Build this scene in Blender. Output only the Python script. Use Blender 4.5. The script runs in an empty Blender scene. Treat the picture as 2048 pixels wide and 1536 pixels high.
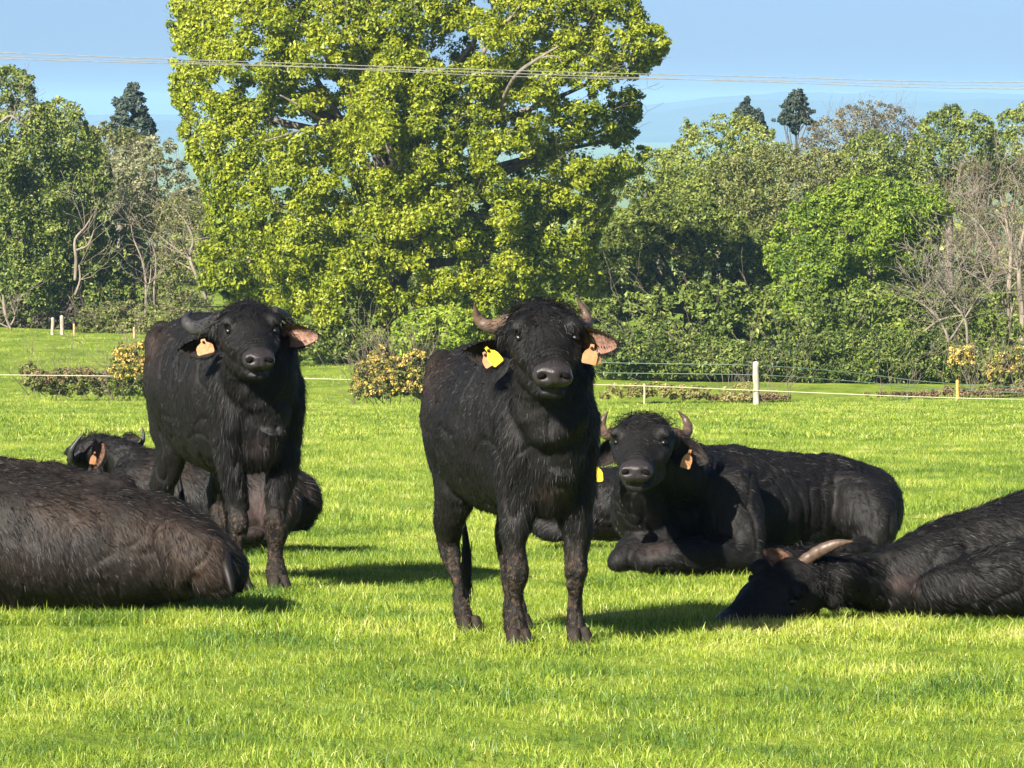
import bpy, math, random
import numpy as np
from mathutils import Vector
rng = np.random.default_rng(7)
random.seed(7)
scene = bpy.context.scene
COL = scene.collection
# ------------------------------------------------------------------ camera
F = 9000.0                       # focal length in pixels of a 2048 wide frame
PITCH = math.atan((768 - 215) / F)
cam = bpy.data.cameras.new('camera'); camo = bpy.data.objects.new('camera', cam); COL.objects.link(camo)
cam.sensor_width = 36.0; cam.lens = F / 2048 * 36.0
cam.clip_start = 0.5; cam.clip_end = 40000
camo.location = (0, 0, 0); camo.rotation_euler = (math.pi / 2 - PITCH, 0, 0)
scene.camera = camo
# ------------------------------------------------------------------ world and sun
SUNV = Vector((-.80, -1.33, 1.0)).normalized()
w = bpy.data.worlds.new('World'); scene.world = w; w.use_nodes = True
nt = w.node_tree; nt.nodes.clear()
sky = nt.nodes.new('ShaderNodeTexSky'); sky.sky_type = 'NISHITA'; sky.sun_disc = False
sky.sun_elevation = math.asin(SUNV.z); sky.sun_rotation = math.atan2(SUNV.x, SUNV.y) % (2 * math.pi)
sky.air_density = 0.44; sky.dust_density = 1.1; sky.ozone_density = 5.0; sky.altitude = 100
bg = nt.nodes.new('ShaderNodeBackground'); bg.inputs[1].default_value = 0.05
ow = nt.nodes.new('ShaderNodeOutputWorld')
nt.links.new(sky.outputs[0], bg.inputs[0]); nt.links.new(bg.outputs[0], ow.inputs[0])
sl = bpy.data.lights.new('sun', 'SUN'); sl.energy = 5.0; sl.angle = math.radians(0.5); sl.color = (1.0, .93, .80)
so = bpy.data.objects.new('sun', sl); COL.objects.link(so)
so.rotation_euler = SUNV.to_track_quat('Z', 'Y').to_euler(); so.location = (-20, -30, 30)
vs = scene.view_settings
vs.view_transform = 'Standard'; vs.look = 'None'; vs.exposure = 1.65; vs.gamma = 1.0; vs.use_curve_mapping = False
scene.cycles.max_bounces = 8; scene.cycles.diffuse_bounces = 3; scene.cycles.transmission_bounces = 4
scene.cycles.volume_bounces = 1; scene.cycles.volume_step_rate = 10
# ------------------------------------------------------------------ helpers
CP, SP = math.cos(PITCH), math.sin(PITCH)
def W(px, row, Y):
    """world point seen at photo pixel (px,row) at distance Y along +Y"""
    x = (px - 1024) / F; u = -(row - 768) / F
    dy = CP + u * SP; dz = -SP + u * CP
    return np.array([x * Y / dy, Y, dz * Y / dy])
def gz(x, y):
    x = np.asarray(x, float); y = np.asarray(y, float)
    z1 = -1.48 - .0403 * y; z2 = -1.035 - .0582 * y
    k = .12
    z = -k * np.logaddexp(-z1 / k, -z2 / k)
    z134 = -1.035 - .0582 * 134
    z3 = z134 - .018 * (y - 134)
    z = np.where(y > 134, z3, z)
    # left rise behind the fence, right dips a little
    t = np.clip((y - 134) / 60, 0, 1)
    z = z + t * np.clip(-x - 12, 0, 20) * .028
    f = np.clip((y - 260) / 1300, 0, 1); f = f * f * (3 - 2 * f)
    z = z * (1 - f) + (-70) * f
    z = z + .02 * np.sin(x * 1.3 + y * .7) * np.clip((y - 26) / 20, 0, 1) + .12 * np.sin(x * .21 + 1.3) * np.sin(y * .13) * np.clip((y - 32) / 40, 0, 1)
    return z
def hash3(i, j, k, s):
    n = (i.astype(np.int64) * 73856093) ^ (j.astype(np.int64) * 19349663) ^ (k.astype(np.int64) * 83492791) ^ (s * 2654435761)
    n = (n ^ (n >> 13)) * 1274126177 & 0x7fffffff
    n = (n ^ (n >> 16)) & 0xffffff
    return n / float(0xffffff)
def vnoise(p, s=0):
    p = np.asarray(p, float); i = np.floor(p); f = p - i; f = f * f * (3 - 2 * f); i = i.astype(np.int64)
    r = 0
    for a in (0, 1):
        for b in (0, 1):
            for c in (0, 1):
                wt = (f[:, 0] if a else 1 - f[:, 0]) * (f[:, 1] if b else 1 - f[:, 1]) * (f[:, 2] if c else 1 - f[:, 2])
                r = r + wt * hash3(i[:, 0] + a, i[:, 1] + b, i[:, 2] + c, s)
    return r * 2 - 1
def nrm(v):
    v = np.asarray(v, float)
    return v / (np.linalg.norm(v, axis=-1, keepdims=True) + 1e-12)
def mesh_from(name, verts, faces, smooth=False):
    """faces: (n,k) array or list of such arrays"""
    verts = np.asarray(verts, np.float32)
    if not isinstance(faces, list): faces = [faces]
    faces = [np.asarray(f, np.int32) for f in faces if len(f)]
    loops = np.concatenate([f.ravel() for f in faces])
    tot = np.concatenate([np.full(len(f), f.shape[1], np.int32) for f in faces])
    st = np.concatenate([[0], np.cumsum(tot)[:-1]]).astype(np.int32)
    me = bpy.data.meshes.new(name)
    me.vertices.add(len(verts)); me.vertices.foreach_set('co', verts.ravel())
    me.loops.add(len(loops)); me.loops.foreach_set('vertex_index', loops)
    me.polygons.add(len(tot)); me.polygons.foreach_set('loop_start', st); me.polygons.foreach_set('loop_total', tot)
    me.update(calc_edges=True)
    me.polygons.foreach_set('use_smooth', np.full(len(tot), smooth))
    return me
def attr(me, name, vals):
    a = me.attributes.new(name, 'FLOAT', 'POINT'); a.data.foreach_set('value', np.asarray(vals, np.float32))
def add(name, me, mat=None, parent=None, loc=None):
    o = bpy.data.objects.new(name, me); COL.objects.link(o)
    if mat is not None and me is not None:
        for m in (mat if isinstance(mat, (list, tuple)) else [mat]): me.materials.append(m)
    if parent is not None: o.parent = parent
    if loc is not None: o.location = loc
    return o
def tag(o, label=None, cat=None, group=None, kind=None):
    if label: o['label'] = label
    if cat: o['category'] = cat
    if group: o['group'] = group
    if kind: o['kind'] = kind
    return o
def root(name, loc, label, cat, group=None):
    o = bpy.data.objects.new(name, None); COL.objects.link(o); o.location = tuple(loc); o.empty_display_size = .2
    return tag(o, label, cat, group)
# ------------------------------------------------------------------ materials
def newmat(name):
    m = bpy.data.materials.new(name); m.use_nodes = True; m.node_tree.nodes.clear(); return m, m.node_tree
def N(t, ty, **kw):
    n = t.nodes.new(ty)
    for k, v in kw.items():
        if k.startswith('i_'): n.inputs[k[2:]].default_value = v
        else: setattr(n, k, v)
    return n
def ramp(t, stops, fac):
    r = t.nodes.new('ShaderNodeValToRGB'); e = r.color_ramp.elements
    while len(e) > 1: e.remove(e[-1])
    e[0].position = stops[0][0]; e[0].color = (*stops[0][1], 1)
    for p, c in stops[1:]:
        x = e.new(p); x.color = (*c, 1)
    t.links.new(fac, r.inputs[0]); return r
def noise(t, scale, detail=4, rough=.55, coord=None):
    n = N(t, 'ShaderNodeTexNoise'); n.inputs['Scale'].default_value = scale
    n.inputs['Detail'].default_value = detail; n.inputs['Roughness'].default_value = rough
    if coord is not None: t.links.new(coord, n.inputs['Vector'])
    return n
def math_(t, op, a, b):
    n = N(t, 'ShaderNodeMath', operation=op)
    for i, v in enumerate((a, b)):
        if isinstance(v, (int, float)): n.inputs[i].default_value = v
        else: t.links.new(v, n.inputs[i])
    return n.outputs[0]
def mixc(t, fac, a, b, mode='MIX'):
    n = N(t, 'ShaderNodeMixRGB', blend_type=mode)
    for i, v in enumerate((fac, a, b)):
        if isinstance(v, (int, float)): n.inputs[i].default_value = v
        elif isinstance(v, tuple): n.inputs[i].default_value = (*v, 1)
        else: t.links.new(v, n.inputs[i])
    return n.outputs[0]
def leaf_mat(name, stops, trans=.35, rough=.5, spec=.3, rnd=False, patch=None):
    m, t = newmat(name)
    a = N(t, 'ShaderNodeAttribute', attribute_name='var')
    fac = a.outputs['Fac']
    if rnd:
        g = N(t, 'ShaderNodeNewGeometry'); n1 = noise(t, patch or .9, 3, .6, g.outputs['Position'])
        oi = N(t, 'ShaderNodeObjectInfo')
        s = math_(t, 'MULTIPLY', math_(t, 'SUBTRACT', n1.outputs['Fac'], .5), 1.8)
        n2_ = noise(t, .33, 2, .5, g.outputs['Position']); s = math_(t, 'ADD', s, math_(t, 'MULTIPLY', math_(t, 'SUBTRACT', n2_.outputs['Fac'], .5), .9))
        fac = math_(t, 'ADD', math_(t, 'MULTIPLY', fac, .55), s)
        fac = math_(t, 'ADD', fac, math_(t, 'MULTIPLY', oi.outputs['Random'], .38))
    r = ramp(t, stops, fac)
    d = N(t, 'ShaderNodeBsdfPrincipled'); d.inputs['Roughness'].default_value = rough
    d.inputs['Specular IOR Level'].default_value = spec
    t.links.new(r.outputs[0], d.inputs['Base Color'])
    tr = N(t, 'ShaderNodeBsdfTranslucent'); hs = N(t, 'ShaderNodeHueSaturation')
    hs.inputs['Hue'].default_value = .485; hs.inputs['Saturation'].default_value = 1.1; hs.inputs['Value'].default_value = 1.25
    t.links.new(r.outputs[0], hs.inputs['Color']); t.links.new(hs.outputs[0], tr.inputs[0])
    mx = N(t, 'ShaderNodeMixShader'); mx.inputs[0].default_value = trans
    t.links.new(d.outputs[0], mx.inputs[1]); t.links.new(tr.outputs[0], mx.inputs[2])
    o = N(t, 'ShaderNodeOutputMaterial'); t.links.new(mx.outputs[0], o.inputs[0])
    return m
def plain(name, c1, c2=None, scale=20, rough=.7, bump=.3, spec=.3, stretch=None):
    m, t = newmat(name); tc = N(t, 'ShaderNodeTexCoord'); co = tc.outputs['Object']
    if stretch:
        mp = N(t, 'ShaderNodeMapping'); mp.inputs['Scale'].default_value = stretch; t.links.new(co, mp.inputs[0]); co = mp.outputs[0]
    n = noise(t, scale, 5, .6, co); c2 = c2 or tuple(.6 * x for x in c1)
    r = ramp(t, [(.3, c2), (.7, c1)], n.outputs['Fac'])
    d = N(t, 'ShaderNodeBsdfPrincipled'); d.inputs['Roughness'].default_value = rough; d.inputs['Specular IOR Level'].default_value = spec
    t.links.new(r.outputs[0], d.inputs['Base Color'])
    b = N(t, 'ShaderNodeBump'); b.inputs['Strength'].default_value = bump; b.inputs['Distance'].default_value = .02
    t.links.new(n.outputs['Fac'], b.inputs['Height']); t.links.new(b.outputs[0], d.inputs['Normal'])
    o = N(t, 'ShaderNodeOutputMaterial'); t.links.new(d.outputs[0], o.inputs[0]); return m
# ------------------------------------------------------------------ lofts
def cat_rom(P, n):
    P = np.asarray(P, float); m = len(P)
    ts = np.linspace(0, m - 1, n); out = []
    for t in ts:
        i = min(int(t), m - 2); f = t - i
        p0 = P[max(i - 1, 0)]; p1 = P[i]; p2 = P[i + 1]; p3 = P[min(i + 2, m - 1)]
        out.append(.5 * ((2 * p1) + (-p0 + p2) * f + (2 * p0 - 5 * p1 + 4 * p2 - p3) * f * f + (-p0 + 3 * p1 - 3 * p2 + p3) * f ** 3))
    return np.array(out)
def loft(st, ref=(0, 0, 1), seg=20, sub=4, wedge=0.0, fixed=None):
    """st rows: x,y,z,rw,rh ; ring = lateral*rw, up*rh"""
    st = np.asarray(st, float)
    S = cat_rom(st, (len(st) - 1) * sub + 1); c = S[:, :3]; rw = np.maximum(S[:, 3], .003); rh = np.maximum(S[:, 4], .003)
    t = nrm(np.gradient(c, axis=0))
    ref = np.asarray(ref, float)
    lat = nrm(np.cross(t, ref)); up = np.cross(lat, t)
    a = np.linspace(0, 2 * math.pi, seg, endpoint=False)
    ca, sa = np.cos(a), np.sin(a)
    wf = 1 + wedge * sa
    V = c[:, None] + lat[:, None] * (rw[:, None] * ca * wf)[..., None] + up[:, None] * (rh[:, None] * sa)[..., None]
    n = len(c); V = V.reshape(-1, 3)
    i = np.arange(n - 1)[:, None] * seg; j = np.arange(seg)[None]; k = (j + 1) % seg
    q = np.stack([i + j, i + k, i + seg + k, i + seg + j], -1).reshape(-1, 4)
    # caps: domes
    e0 = c[0] - t[0] * min(rw[0], rh[0]) * .6; e1 = c[-1] + t[-1] * min(rw[-1], rh[-1]) * .6
    V = np.vstack([V, e0, e1]); b = n * seg
    jj = np.arange(seg); kk = (jj + 1) % seg
    t0 = np.stack([np.full(seg, b), kk, jj], -1); t1 = np.stack([np.full(seg, b + 1), (n - 1) * seg + jj, (n - 1) * seg + kk], -1)
    return V, q, np.vstack([t0, t1])
class Bag:
    def __init__(s): s.v = []; s.q = []; s.t = []; s.n = 0
    def add(s, vqt):
        v, q, t = vqt; s.v.append(v)
        if len(q): s.q.append(q + s.n)
        if len(t): s.t.append(t + s.n)
        s.n += len(v)
    def mesh(s, name, smooth=True, off=None):
        V = np.vstack(s.v)
        if off is not None: V = V - np.asarray(off)
        return mesh_from(name, V, ([np.vstack(s.q)] if s.q else []) + ([np.vstack(s.t)] if s.t else []), smooth)
def remesh(bag, voxel, smooth_it=4):
    me = bag.mesh('tmp'); o = bpy.data.objects.new('tmp', me); COL.objects.link(o)
    m = o.modifiers.new('r', 'REMESH'); m.mode = 'VOXEL'; m.voxel_size = voxel; m.use_smooth_shade = True
    s = o.modifiers.new('s', 'SMOOTH'); s.factor = .6; s.iterations = smooth_it
    dg = bpy.context.evaluated_depsgraph_get()
    r = bpy.data.meshes.new_from_object(o.evaluated_get(dg))
    bpy.data.objects.remove(o); bpy.data.meshes.remove(me)
    return r
def getv(me):
    a = np.empty(len(me.vertices) * 3, np.float32); me.vertices.foreach_get('co', a); return a.reshape(-1, 3).astype(float)
def getn(me):
    a = np.empty(len(me.vertices) * 3, np.float32); me.vertex_normals.foreach_get('vector', a); return a.reshape(-1, 3).astype(float)
def setv(me, v):
    me.vertices.foreach_set('co', np.asarray(v, np.float32).ravel()); me.update()
# ------------------------------------------------------------------ buffalo materials
def hide_mat(name, dark, brown, tan, brown_amt=.5, scale=6., fur=False):
    m, t = newmat(name); tc = N(t, 'ShaderNodeTexCoord'); co = tc.outputs['Object']
    n1 = noise(t, scale * .55, 5, .6, co); n2 = noise(t, 55, 6, .75, co)
    r = ramp(t, [(.3, dark), (.62 if brown_amt > .4 else .8, brown)], n1.outputs['Fac'])
    v = ramp(t, [(.3, (.55, .55, .55)), (.75, (1.5, 1.5, 1.5))], n2.outputs['Fac'])
    c = mixc(t, 1.0, r.outputs[0], v.outputs[0], 'MULTIPLY')
    at = N(t, 'ShaderNodeAttribute', attribute_name='tan'); c = mixc(t, at.outputs['Fac'], c, tan)
    ab = N(t, 'ShaderNodeAttribute', attribute_name='bare')
    n3 = noise(t, 16, 4, .6, co)
    br = ramp(t, [(.3, (.022, .014, .013)), (.7, (.065, .044, .042))], n3.outputs['Fac'])
    c = mixc(t, ab.outputs['Fac'], c, br.outputs[0])
    am = N(t, 'ShaderNodeAttribute', attribute_name='mud'); n4 = noise(t, 42, 4, .7, co)
    mr = ramp(t, [(.46, (0, 0, 0)), (.62, (1, 1, 1))], n4.outputs['Fac'])
    mf = math_(t, 'MULTIPLY', am.outputs['Fac'], mr.outputs[0])
    c = mixc(t, mf, c, (.060, .038, .023))
    az = N(t, 'ShaderNodeAttribute', attribute_name='muzzle')
    c = mixc(t, az.outputs['Fac'], c, (.021, .018, .019))
    d = N(t, 'ShaderNodeBsdfPrincipled'); t.links.new(c, d.inputs['Base Color'])
    ro = math_(t, 'SUBTRACT', .62, math_(t, 'MULTIPLY', az.outputs['Fac'], .38))
    t.links.new(ro, d.inputs['Roughness']); d.inputs['Specular IOR Level'].default_value = .25
    mp = N(t, 'ShaderNodeMapping'); mp.inputs['Scale'].default_value = (1, 1, .35); t.links.new(co, mp.inputs[0])
    n5 = noise(t, 90, 4, .7, mp.outputs[0])
    hb = math_(t, 'ADD', n5.outputs['Fac'], math_(t, 'MULTIPLY', mf, 1.2))
    b = N(t, 'ShaderNodeBump'); b.inputs['Strength'].default_value = .55; b.inputs['Distance'].default_value = .008
    t.links.new(hb, b.inputs['Height']); t.links.new(b.outputs[0], d.inputs['Normal'])
    o = N(t, 'ShaderNodeOutputMaterial'); t.links.new(d.outputs[0], o.inputs[0]); return m
def fur_mat(name, c0, c1, c2):
    m, t = newmat(name); a = N(t, 'ShaderNodeAttribute', attribute_name='var')
    r = ramp(t, [(0, c0), (.6, c1), (1, c2)], a.outputs['Fac'])
    d = N(t, 'ShaderNodeBsdfPrincipled'); t.links.new(r.outputs[0], d.inputs['Base Color'])
    d.inputs['Roughness'].default_value = .52; d.inputs['Specular IOR Level'].default_value = .22
    o = N(t, 'ShaderNodeOutputMaterial'); t.links.new(d.outputs[0], o.inputs[0]); return m
M = {}
M['hide_black'] = hide_mat('hide_black', (.0026, .0025, .0028), (.0072, .0062, .0058), (.05, .03, .019), .3)
M['hide_brown'] = hide_mat('hide_brown', (.0048, .0042, .0040), (.0145, .0108, .0090), (.048, .028, .018), .6)
M['fur_black'] = fur_mat('fur_black', (.0024, .0023, .0027), (.0058, .0052, .0052), (.015, .0125, .0115))
M['fur_brown'] = fur_mat('fur_brown', (.0038, .0034, .0033), (.0118, .0090, .0078), (.030, .0225, .018))
M['horn_tan'] = plain('horn_tan', (.115, .072, .050), (.040, .027, .021), 22, .45, .3, .4)
M['horn_grey'] = plain('horn_grey', (.036, .034, .035), (.011, .011, .012), 22, .5, .4, .4)
M['ear_pink'] = plain('ear_pink', (.34, .20, .15), (.13, .07, .052), 34, .7, .4, .2)
M['ear_brown'] = plain('ear_brown', (.15, .075, .045), (.05, .028, .02), 34, .7, .4, .2)
M['ear_dark'] = plain('ear_dark', (.028, .021, .019), (.010, .009, .009), 34, .7, .4, .2)
M['tag_yellow'] = plain('tag_yellow', (.62, .46, .03), (.48, .33, .02), 40, .5, .1, .4)
M['tag_orange'] = plain('tag_orange', (.50, .26, .13), (.36, .17, .075), 40, .5, .1, .4)
M['hoof'] = plain('hoof_horn', (.030, .022, .016), (.010, .008, .007), 30, .7, .6, .2)
M['eye'] = plain('eye_black', (.006, .005, .005), (.003, .003, .003), 30, .35, 0, .35)
M['nostril'] = plain('nostril_dark', (.004, .003, .003), (.003, .002, .002), 30, .8, 0, .1)
# ------------------------------------------------------------------ buffalo builder
def frame_of(yaw, pitch, roll=0.):
    """face axis a (to muzzle), dorsal n, right r. yaw 0 = towards camera (-Y), positive = to photo right"""
    f = np.array([math.sin(yaw), -math.cos(yaw), 0.]); z = np.array([0, 0, 1.])
    a = f * math.cos(pitch) - z * math.sin(pitch); n = f * math.sin(pitch) + z * math.cos(pitch)
    r = np.cross(a, n)
    if roll:
        n2 = n * math.cos(roll) + r * math.sin(roll); r = np.cross(a, n2); n = n2
    return a, n, r
SKULL = [(-.10, -.07, .07, .06), (-.03, -.035, .125, .105), (.05, -.02, .150, .118), (.13, -.03, .150, .118), (.20, -.04, .136, .112), (.27, -.045, .108, .098),
         (.34, -.045, .088, .082), (.40, -.045, .080, .064), (.44, -.048, .082, .053), (.466, -.052, .070, .038)]
JAW = [(.02, -.15, .09, .08), (.12, -.155, .115, .09), (.22, -.142, .099, .075), (.32, -.130, .076, .048), (.40, -.128, .058, .030), (.435, -.124, .048, .022)]
def head_lofts(bag, P, fr, s):
    a, n, r = fr
    for tab in (SKULL, JAW):
        st = [tuple(P + s * (a * y + n * z)) + (rw * s, rh * s) for y, z, rw, rh in tab]
        bag.add(loft(st, ref=n, seg=28, sub=3))
    for sx in (-1, 1):
        def hp(x, y, z): return P + s * (a * y + n * z + r * x * sx)
        # brow ridge over the eye, cheek ridge, nostril wings
        bag.add(loft([tuple(hp(.085, .125, .068)) + (.026 * s, .022 * s), tuple(hp(.112, .168, .064)) + (.034 * s, .024 * s), tuple(hp(.134, .195, .044)) + (.024 * s, .018 * s)], ref=n, seg=12))
        bag.add(loft([tuple(hp(.118, .215, -.015)) + (.022 * s, .02 * s), tuple(hp(.10, .29, -.03)) + (.02 * s, .016 * s), tuple(hp(.075, .34, -.03)) + (.015 * s, .012 * s)], ref=n, seg=10))
        bag.add(loft([tuple(hp(.046, .415, -.016)) + (.030 * s, .022 * s), tuple(hp(.050, .460, -.034)) + (.031 * s, .023 * s)], ref=n, seg=12))
        # ear root stump
        bag.add(loft([tuple(hp(.10, .02, -.05)) + (.045 * s, .05 * s), tuple(hp(.165, .0, -.065)) + (.03 * s, .035 * s)], ref=n, seg=12))
def tube_px(st, refY, ref=(0, 0, 1), **k):
    """stations (px,row,Y,rw_px,rh_px)"""
    out = []
    for px, row, Y, rw, rh in st:
        p = W(px, row, Y); out.append(tuple(p) + (rw * Y / F, rh * Y / F))
    return loft(out, ref=ref, **k)
def ear_mesh(base, tip, face, width, cup=.45, mat_in='ear_pink', droop=.0, off=None):
    base, tip, face = map(lambda v: np.asarray(v, float), (base, tip, face))
    d = tip - base; L = np.linalg.norm(d); d = d / L
    nn = nrm(face - d * np.dot(face, d)); s = np.cross(d, nn)
    nu, nv = 15, 11
    outV = []
    for side in (0, 1):
        for i in range(nu):
            u = i / (nu - 1); wv = width * (max(0.0, math.sin(math.pi * min(1, .13 + .87 * u) ** .85)) ** .72) * .5 + .002
            for j in range(nv):
                v = j / (nv - 1) * 2 - 1
                rip = .006 * math.sin(v * 7 + u * 3) * (1 - u)
                p = base + d * L * u + s * v * wv * (1 - .12 * v * v) + nn * (cup * wv * (v * v) * (1.0 - .35 * u) + rip)
                p = p + np.array([0, 0, -1]) * droop * u * u * L
                if side: p = p - nn * (.007 * (1 - abs(v) ** 3) + .0015)
                outV.append(p)
    V = np.array(outV); k = nu * nv; q = []; mi = []
    for i in range(nu - 1):
        for j in range(nv - 1):
            a = i * nv + j; rim = 1 if (j in (0, nv - 2) or i >= nu - 2) else 0
            q.append((a, a + 1, a + nv + 1, a + nv)); mi.append(rim)
            q.append((k + a, k + a + nv, k + a + nv + 1, k + a + 1)); mi.append(1)
    for i in range(nu - 1):
        for j in (0, nv - 1):
            a = i * nv + j; f = (a, a + nv, k + a + nv, k + a); q.append(f if j == 0 else f[::-1]); mi.append(1)
    for j in range(nv - 1):
        a = (nu - 1) * nv + j; q.append((a, a + 1, k + a + 1, k + a)); mi.append(1)
    me = mesh_from('ear', V - off, np.array(q), True)
    me.materials.append(M[mat_in]); me.materials.append(M['ear_dark'])
    me.polygons.foreach_set('material_index', np.array(mi, np.int32))
    # a fringe of hair on the rim and inside
    return me, V, nn, s, d
def blades(P, D, L, wd, bend, var, side=None):
    """hair/blade triangles: P roots, D directions, 2 segments"""
    n = len(P)
    if side is None:
        rnd = rng.normal(size=(n, 3)); side = nrm(np.cross(D, rnd))
    mid = P + D * L[:, None] * .5; bd = np.asarray(bend)
    tip = P + D * L[:, None] + bd * L[:, None]
    mid = mid + bd * L[:, None] * .22
    wv = np.asarray(wd)[:, None] * side if np.ndim(wd) else wd * side
    V = np.stack([P - wv, P + wv, mid + wv * .8, mid - wv * .8, tip], 1).reshape(-1, 3)
    b = np.arange(n)[:, None] * 5
    q = b + np.array([[0, 1, 2, 3]]); t = b + np.array([[3, 2, 4]])
    return V, q, t, np.repeat(var, 5)
def sample_mesh(V, me, n, dens=None):
    me.calc_loop_triangles()
    T = np.empty(len(me.loop_triangles) * 3, np.int32); me.loop_triangles.foreach_get('vertices', T); T = T.reshape(-1, 3)
    A, B, C = V[T[:, 0]], V[T[:, 1]], V[T[:, 2]]
    ar = np.linalg.norm(np.cross(B - A, C - A), axis=1)
    if dens is not None: ar = ar * dens((A + B + C) / 3)
    idx = rng.choice(len(T), n, p=ar / ar.sum())
    u = rng.random((n, 2)); f = u.sum(1) > 1; u[f] = 1 - u[f]
    P = A[idx] + (B - A)[idx] * u[:, :1] + (C - A)[idx] * u[:, 1:]
    nn = nrm(np.cross((B - A)[idx], (C - A)[idx]))
    return P, nn
class Buffalo:
    def __init__(s, base, label, coat='black', voxel=.011, group='water buffalo resting and standing in the meadow'):
        s.base = np.asarray(base, float); s.bag = Bag(); s.coat = coat; s.voxel = voxel; s.heads = []
        s.root = root('water_buffalo', s.base, label, 'buffalo', group)
        s.bare = []; s.tan = []; s.mudz = None; s.nofur = []
    def head(s, P, yaw, pitch, sc=1.0, roll=0.):
        fr = frame_of(yaw, pitch, roll); head_lofts(s.bag, P, fr, sc); s.heads.append((P, fr, sc))
        return P, fr
    def finish(s, nhair=30000, hlen=.022, hw=.0011, flow=None, poll_hair=1500, len_fn=None, lift=.35, lump=.012):
        me = remesh(s.bag, s.voxel, 8)
        V = getv(me); nn = getn(me)
        zb = s.base[2]
        body = np.ones(len(V))
        hd = np.zeros(len(V)); muz = np.zeros(len(V))
        for P, (a, n, r), sc in s.heads:
            q = (V - P) / sc; y = q @ a; z = q @ n; x = q @ r
            inh = (y > -.1) & (y < .52) & (np.abs(x) < .2) & (np.abs(z + .05) < .22)
            body = np.where(inh & (y > .05), 0, body)
            # pad of the muzzle
            m = np.clip((y - .405 + .25 * np.maximum(z + .02, 0)) / .02, 0, 1) * inh * np.clip((z + .125) / .02, 0, 1)
            muz = np.maximum(muz, m); hd = np.maximum(hd, inh * 1.0)
            d = np.zeros(len(V))
            for sx in (-1, 1):
                g = np.exp(-(((x - sx * .048) / .020) ** 2 + ((z + .030) / .013) ** 2)) * (y > .42) * inh
                d += -.026 * g
                g = np.exp(-(((x - sx * .122) / .026) ** 2 + ((y - .198) / .024) ** 2 + ((z - .035) / .03) ** 2)) * inh
                d += -.016 * g
                # tear fold under the eye
                g = np.exp(-(((x - sx * .115) / .02) ** 2 + ((y - .235) / .012) ** 2 + ((z - .005) / .03) ** 2)) * inh
                d += -.006 * g
            g = np.exp(-((x / .006) ** 2)) * (y > .44) * (z < -.02) * inh; d += -.006 * g
            g = np.exp(-(((z + .103) / .008) ** 2)) * (y > .33) * (np.abs(x) < .09) * inh; d += -.012 * g
            # nose wrinkles
            d += .0022 * np.sin(y * 300) * np.clip((y - .30) / .05, 0, 1) * np.clip((.41 - y) / .03, 0, 1) * inh
            V = V + nn * (d * sc)[:, None]
        # body lumps and skin folds
        k = body[:, None]
        d = lump * vnoise(V * 5.5, 3) + .5 * lump * vnoise(V * 13, 5) + .0035 * vnoise(V * np.array([34, 34, 20]), 6)
        rid = 1 - np.abs(vnoise(V * np.array([9, 9, 3.2]), 16)); d -= .010 * np.clip((rid - .86) / .14, 0, 1) ** 2
        rid = 1 - np.abs(vnoise(V * np.array([5, 5, 2.2]) + 9, 17)); d -= .008 * np.clip((rid - .88) / .12, 0, 1) ** 2
        V = V + nn * k * d[:, None] + nn * (1 - k) * (.0022 * vnoise(V * 40, 9) + .003 * vnoise(V * 16, 4))[:, None]
        def spots(lst):
            r_ = np.zeros(len(V))
            for c, rad, amt in lst:
                dd = np.linalg.norm((V - c) / np.asarray(rad), axis=1) + .25 * vnoise(V * 14, 8)
                r_ = np.maximum(r_, amt * np.clip(1.35 - dd, 0, 1))
            return r_
        s.V = V - s.base; setv(me, s.V); me.polygons.foreach_set('use_smooth', np.ones(len(me.polygons), bool))
        attr(me, 'muzzle', muz); attr(me, 'bare', spots(s.bare)); attr(me, 'tan', spots(s.tan) * .8)
        h = V[:, 2] - gz(V[:, 0], V[:, 1])
        attr(me, 'mud', np.clip((s.mudz - h) / .12, 0, 1) if s.mudz else np.clip((.06 - h) / .05, 0, .6))
        hair_me = me
        add('body', me, M['hide_' + s.coat], s.root)
        # ---- coat of hair
        def dens(c):
            cc = c + s.base
            r_ = np.ones(len(c))
            h_ = cc[:, 2] - gz(cc[:, 0], cc[:, 1])
            r_ = np.where(h_ < .02, .05, r_)
            for P, (a, n, r), sc in s.heads:
                q = (cc - P) / sc; y = q @ a; r_ = np.where((np.linalg.norm(q, axis=1) < .55) & (y > .41), 0, r_)
            for cN, rad, amt in s.bare:
                r_ = r_ * (1 - .85 * amt * (np.linalg.norm((cc - cN) / np.asarray(rad), axis=1) < 1))
            return r_
        P0, n0 = sample_mesh(s.V, me, nhair, dens)
        PW = P0 + s.base
        fl = np.tile(np.asarray(flow if flow is not None else (0, .6, -.8), float), (len(P0), 1))
        fl = fl + .35 * np.stack([vnoise(PW * 7, 11), vnoise(PW * 7, 12), vnoise(PW * 7, 13)], 1)
        ft = nrm(fl - n0 * (fl * n0).sum(1, keepdims=True))
        L = hlen * (.6 + .8 * rng.random(len(P0))) * (1 + .35 * vnoise(PW * 6, 14))
        lf = np.full(len(P0), lift)
        for P, (a, n, r), sc in s.heads:
            q = (PW - P) / sc; near = (np.linalg.norm(q, axis=1) < .6) & (q @ a > .1); L = np.where(near, L * .62, L)
        if len_fn is not None: L = L * len_fn(PW, n0)
        D = nrm(ft + n0 * lf[:, None] + .16 * rng.normal(size=(len(P0), 3)))
        var = np.clip(.42 + .45 * vnoise(PW * 9, 15) + .22 * rng.normal(size=len(P0)), 0, 1)
        bv = np.tile(np.array([0, 0, -.18]), (len(P0), 1)) - n0 * .12
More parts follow.
